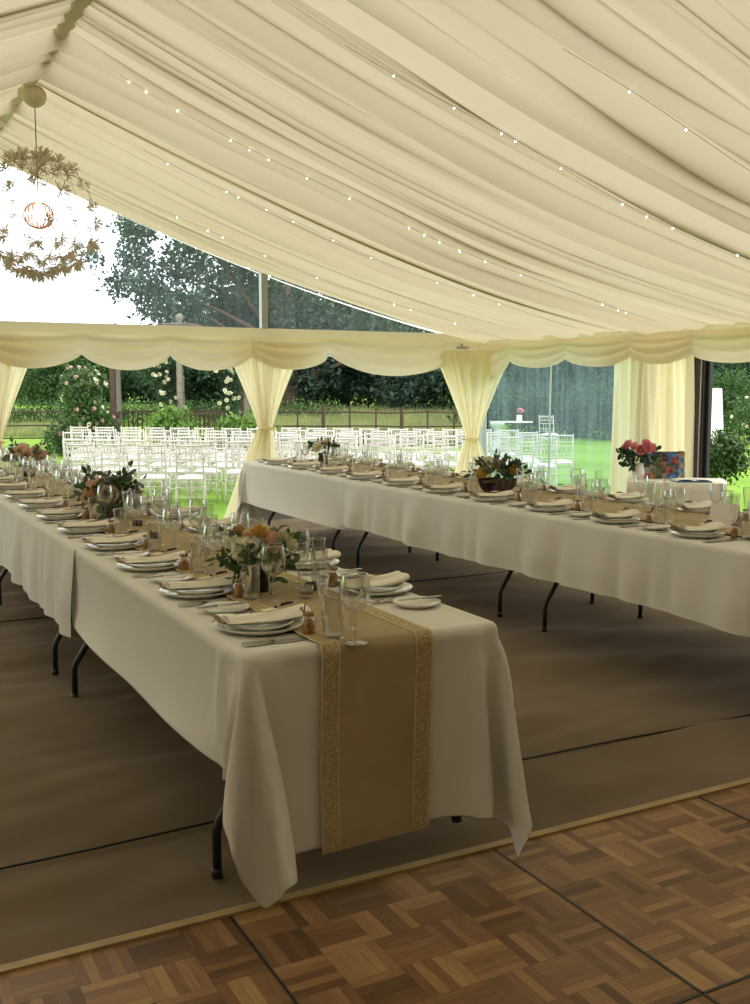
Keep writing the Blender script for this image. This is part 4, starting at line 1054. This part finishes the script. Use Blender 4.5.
shrub('rose_bush', 88, 24.5, 1.35, 2.3, 'tall rose bush with pink and white blossoms left of gazebo', M['leaf'], 5, 5500, .10, [('petalblush', .042, 60), ('petalwhite', .05, 40)])
shrub('rose_bush', 68, 25.5, 1.2, 1.1, 'low pale blossoming bush beside the field fence', M['leaf'], 7, 2200, .10, [('petalblush', .05, 18)])
shrub('fern_bush', 172, 24.3, .95, 1.15, 'bright lime green bush in front of gazebo railing', M['leafbright'], 9, 1700, .16)
shrub('fern_bush', 244, 24.3, 1.0, 1.15, 'bright green bush beside the gable curtain', M['leafbright'], 11, 1700, .16)
shrub('hedge_bush', 722, 33, 2.2, 2.2, 'rounded clipped light green bush seen through doorway', M['leaf'], 13, 4200, .11)
shrub('hedge_bush', 752, 31, 2.2, 1.5, 'low bush at the right edge of the doorway', M['leaf'], 15, 3000, .11, [('petalwhite', .05, 12)])
shrub('hedge_bush', 695, 36, 2.4, 1.6, 'pale flowering bush half hidden by the mahogany door frame', M['leafbright'], 17, 3000, .11, [('petalwhite', .06, 16)])
for i, (px, dep, w_2, h_2) in enumerate(((487, 34, 2.6, 1.7), (530, 34.5, 2.8, 1.5), (575, 34, 2.8, 1.6), (612, 33, 2.6, 1.8))):
    shrub('border_shrub', px, dep, w_2, h_2, ('leftmost', 'second', 'third', 'rightmost')[i] + ' dark border shrub seen through the cloudy window', M['leafdark'], 30 + i, 3500, .13, group='border shrubs beyond the window')
# low hedge line behind the gazebo
hx = W(lat(170, 40), 40)
root = tag(empty('hedge', (hx[0], hx[1], ground_z(*hx)), -CAM_YAW), 'long low clipped hedge behind the gazebo', 'hedge')
leaf_cloud('foliage', M['leaf'], root, [(q, 0, .45, .9, .5, .5) for q in np.linspace(-9, 6, 22)], 9000, .12, 77)
# ------------------------------------------------------------------ gazebo
gx, gy = W(lat(182, 27.5), 27.5); gz = ground_z(gx, gy)
root = tag(empty('gazebo', (gx, gy, gz), -CAM_YAW), 'weathered wooden garden gazebo with hipped roof beyond the chairs', 'gazebo')
GR = 1.95; ang = [math.radians(40) + PI / 3 * k for k in range(6)]; gp = [(GR * math.cos(a), GR * math.sin(a)) for a in ang]
mb = MB(); mb.prism([(x * 1.06, y * 1.06) for x, y in gp], 0, .10); mb.build('deck', M['greywood'], root, smooth=False)
for i, (x, y) in enumerate(gp):
    mb = MB(); mb.bar((x, y, .1), (x, y, 2.9), .13); mb.build('post', M['greywood'] if i % 3 else M['brownwood'], root, smooth=False)
for i in range(6):
    if i == 3: continue
    a, b = Vector((*gp[i], 0)), Vector((*gp[(i + 1) % 6], 0)); mb = MB()
    mb.bar(a + Vector((0, 0, 1.02)), b + Vector((0, 0, 1.02)), .09, .05); mb.bar(a + Vector((0, 0, .22)), b + Vector((0, 0, .22)), .05, .05)
    for k in range(1, 14): p = a.lerp(b, k / 14); mb.bar(p + Vector((0, 0, .22)), p + Vector((0, 0, 1.0)), .035)
    mb.build('railing', M['brownwood'], root, smooth=False)
    mb = MB(); mb.bar(a + Vector((0, 0, 2.84)), b + Vector((0, 0, 2.84)), .06, .12)
    for s_, e_ in ((a, b), (b, a)): q = s_.lerp(e_, .2); mb.bar(s_ + Vector((0, 0, 2.3)), q + Vector((0, 0, 2.78)), .06)
    mb.build('beam', M['greywood'], root, smooth=False)
mb = MB(); mb.add([(x * 1.15, y * 1.15, 2.86) for x, y in gp] + [(x * .22, y * .22, 3.36) for x, y in gp], [(i, (i + 1) % 6, 6 + (i + 1) % 6, 6 + i) for i in range(6)] + [tuple(range(6, 12))])
for k in range(1, 9):
    f = k / 9; mb.tube([Vector((x * (1.15 - .93 * f), y * (1.15 - .93 * f), 2.87 + .5 * f)) for x, y in gp + gp[:1]], .015, 4)
mb.build('roof', mat('brown_shingle', (.10, .06, .05), .8, var=.3, vscale=12), root, smooth=False)
mb = MB(); mb.lathe([(.0001, 3.34), (.14, 3.35), (.05, 3.40), (.10, 3.48), (.11, 3.54), (.06, 3.61), (.0001, 3.63)], n=14); mb.build('finial', M['greywood'], root)
# climbing roses on gazebo posts
def climber(px, dep, ztop, label, seed):
    x, y = W(lat(px, dep), dep); z = ground_z(x, y); root = tag(empty('climbing_rose', (x, y, z)), label, 'climbing rose', 'climbing roses on the gazebo'); r = random.Random(seed)
    bl = [(.1 * math.sin(k * 1.7), .1 * math.cos(k), ztop * (.25 + .75 * k / 7), .16 + .05 * k / 3, .16 + .05 * k / 3, .22) for k in range(8)]
    bl += [(-.45, 0, ztop * .98, .35, .2, .14), (.45, 0, ztop * .97, .35, .2, .14)]
    leaf_cloud('foliage', M['leafdark'], root, bl, 1500, .09, seed)
    mb = MB(); mb.tube([(.05 * math.sin(k), .05 * math.cos(k * 1.3), ztop * k / 8) for k in range(9)], [.02] * 9, 5); mb.build('stem', M['bark'], root)
    pr = None
    for i in range(22):
        b = bl[r.randrange(3, 10)]; o = None
        if pr is None: pr = rose_mesh(.05, 3).build('blossom', M['petalwhite'], root); o = pr
        else: o = pr.copy(); COL.objects.link(o); o.parent = root
        o.location = (b[0] + r.uniform(-.25, .25) - .1, b[1] - .22, b[2] + r.uniform(-.2, .15)); o.rotation_euler = (r.uniform(.3, 2), r.uniform(-1, 1), 0)
climber(168, 25.7, 2.2, 'white climbing rose on the brown gazebo post', 3)
climber(232, 25.6, 2.2, 'white climbing rose at the right corner of the gazebo', 4)
# ------------------------------------------------------------------ field fence
def fence(px0, px1, dep0, dep1, label, step=.95):
    a = Vector((*W(lat(px0, dep0), dep0), 0)); b = Vector((*W(lat(px1, dep1), dep1), 0)); L = (b - a).length; n = int(L / step); d = (b - a) / n
    root = tag(empty('field_fence', (a.x, a.y, ground_z(a.x, a.y))), label, 'fence'); base = Vector((a.x, a.y, ground_z(a.x, a.y)))
    r = random.Random(5); mb = MB()
    for z in (.28, .62, 1.0): mb.tube([a + d * k + Vector((0, 0, ground_z(*(a + d * k).xy) + z + r.uniform(-.02, .02))) - base for k in range(n + 1)], .022, 5)
    mb.build('rail', M['rust'], root)
    for k in range(n + 1):
        p = a + d * k; gz_ = ground_z(p.x, p.y); mb = MB(); w2 = .075 if k % 3 == 0 else .035
        mb.bar(p + Vector((0, 0, gz_ - .05)) - base, p + Vector((r.uniform(-.02, .02), 0, gz_ + 1.12 + r.uniform(-.03, .06))) - base, w2); mb.build('fence_post', M['rust'], root, smooth=False)
    return root
fence(-20, 78, 28.2, 28.6, 'rustic field fence with thin rails left of the rose bush', 1.9)
fence(246, 480, 28.6, 28.4, 'rustic field fence with close posts across the gable opening', .66)
# tall meadow grass behind the fence
r = np.random.RandomState(8); n = 26000
def meadow(px0, px1, d0, d1, n, seed, h0=.45):
    r = np.random.RandomState(seed); dep = d0 + (d1 - d0) * r.rand(n) ** 1.3; px = px0 + (px1 - px0) * r.rand(n); la = (px - 375) / FPX * dep
    c, s = math.cos(CAM_YAW), math.sin(CAM_YAW); X = la * c + dep * s; Y = -la * s + dep * c; t = np.clip((dep - 30) / 30, 0, 1); Zg = -.2 + .75 * t * t * (3 - 2 * t) - .05
    h = h0 * (.5 + r.rand(n)); a = r.rand(n) * PI; w = .02 + .02 * r.rand(n); lx, ly = r.normal(scale=.12, size=n), r.normal(scale=.12, size=n)
    V = np.stack([np.stack([X - w * np.cos(a), Y - w * np.sin(a), Zg], 1), np.stack([X + w * np.cos(a), Y + w * np.sin(a), Zg], 1), np.stack([X + lx, Y + ly, Zg + h], 1)], 1).reshape(-1, 3)
    me = bpy.data.meshes.new('tall_grass'); me.vertices.add(3 * n); me.vertices.foreach_set('co', V.astype(np.float32).ravel()); me.loops.add(3 * n); me.loops.foreach_set('vertex_index', np.arange(3 * n, dtype=np.int32))
    me.polygons.add(n); me.polygons.foreach_set('loop_start', np.arange(0, 3 * n, 3, dtype=np.int32)); me.polygons.foreach_set('loop_total', np.full(n, 3, dtype=np.int32)); me.update(); me.validate()
    me.materials.append(M['hay']); o = bpy.data.objects.new('tall_grass', me); COL.objects.link(o); return o
M['hay'] = mat('meadow_grass', (.27, .31, .12), .8, var=.35, vscale=.9, trans=.3)
tag(meadow(240, 480, 29.2, 46, 30000, 8), 'tall pale meadow grass behind the close fence', 'grass', kind='stuff')
tag(meadow(-10, 120, 34, 48, 9000, 9, .25), 'meadow grass beyond the fence at left', 'grass', kind='stuff')
# ------------------------------------------------------------------ signing table, chair and pedestal far out on the lawn
x, y = W(lat(517, 28), 28); gz = ground_z(x, y)
root = tag(empty('garden_table', (x, y, gz)), 'small round white table with flowers far out on the lawn', 'table')
mb = MB(); mb.lathe([(.0001, .73), (.42, .73), (.44, .745), (.42, .76), (.0001, .76)], n=28); mb.build('tabletop', M['chairwhite'], root)
for k in range(3):
    a = 2 * PI * k / 3 + .4; mb = MB(); mb.tube([(.34 * math.cos(a), .34 * math.sin(a), 0), (.10 * math.cos(a), .10 * math.sin(a), .35), (.30 * math.cos(a), .30 * math.sin(a), .73)], .012, 6); mb.build('leg', M['black'], root)
arrangement('flower_vase', (x + .05, y - .02, gz + .765), 'white jug of red flowers on the far garden table', .10, .26, [('rose', M['petalpink'], .055, 7, rose_mesh)], [(M['leaf'], 8, .05, .03, -.2, .8, .9)], log_vase(.075, .17, 'whitecard'), 19)['group'] = 'pink flowers in white vases'
x, y = W(lat(549, 26.5), 26.5)
KC.place((x, y, ground_z(x, y)), -CAM_YAW - .5, 'single white chair standing beside the round garden table', 'chair', 'white chairs set out on the lawn', scale=(1.05, 1.05, 1.05))
x, y = W(lat(497, 27), 27)
mb = MB(); mb.lathe([(.0001, 0), (.17, 0), (.17, .06), (.10, .12), (.09, .55), (.12, .62), (.19, .70), (.20, .80), (.17, .80), (.0001, .72)], n=20); o = mb.build('stone_urn', mat('pale_stone', (.5, .5, .47), .8, var=.2)); o.location = (x, y, ground_z(x, y)); tag(o, 'pale stone urn on the lawn left of the garden table', 'urn')
# ------------------------------------------------------------------ topiary, easel by the doorway
x, y = W(lat(723, 10.8), 10.8); gz = -.2
root = tag(empty('topiary_tree', (x, y, gz)), 'round headed bay tree in a pot outside the doorway', 'potted tree')
mb = MB(); mb.lathe([(.0001, 0), (.13, 0), (.17, .28), (.185, .28), (.185, .32), (.15, .32), (.145, .28), (.0001, .27)], n=28); mb.build('pot', M['darkpot'], root)
zc = 1.51 - (457 - 386.4) / FPX * 10.8 - gz
mb = MB(); mb.tube([(0, 0, .27), (.01, 0, .6), (0, 0, zc - .1)], [.014, .012, .010], 8); mb.build('trunk', M['bark'], root)
leaf_cloud('crown', M['leaf2'] if 'leaf2' in M else mat('bay_leaf', (.05, .11, .025), .35, var=.5, vscale=6, trans=.2), root, [(0, 0, zc, .25, .25, .25), (.04, -.02, zc + .1, .14, .14, .14), (-.06, .03, zc - .05, .16, .16, .14), (.12, 0, zc - .02, .12, .12, .14)], 2600, .055, 55, inner=.1)
x, y = W(lat(712, 12.6), 12.6)
root = tag(empty('easel', (x, y, -.2), -CAM_YAW + .9), 'pale wooden easel outside the doorway behind the bay tree', 'easel')
for q in (((-.26, 0, 0), (-.03, .08, 1.85)), ((.26, 0, 0), (.03, .08, 1.85)), ((0, .62, 0), (0, .10, 1.75))): mb = MB(); mb.bar(*q, .035, .022); mb.build('leg', M['pine'], root, smooth=False)
mb = MB(); mb.bar((-.24, -.03, .92), (.24, -.03, .92), .03, .05); mb.build('ledge', M['pine'], root, smooth=False)
c_, s_ = math.cos(-CAM_YAW + .9), math.sin(-CAM_YAW + .9)
mb = MB(); mb.box((-.25, -.016, 0), (.25, .016, .74), Matrix.Rotation(-.07, 4, 'X')); o = mb.build('canvas_board', M['canvas'], smooth=False); o.location = (x - -.045 * s_, y + -.045 * c_, -.2 + .948); o.rotation_euler = (0, 0, -CAM_YAW + .9); tag(o, 'white board resting on the easel outside', 'board')
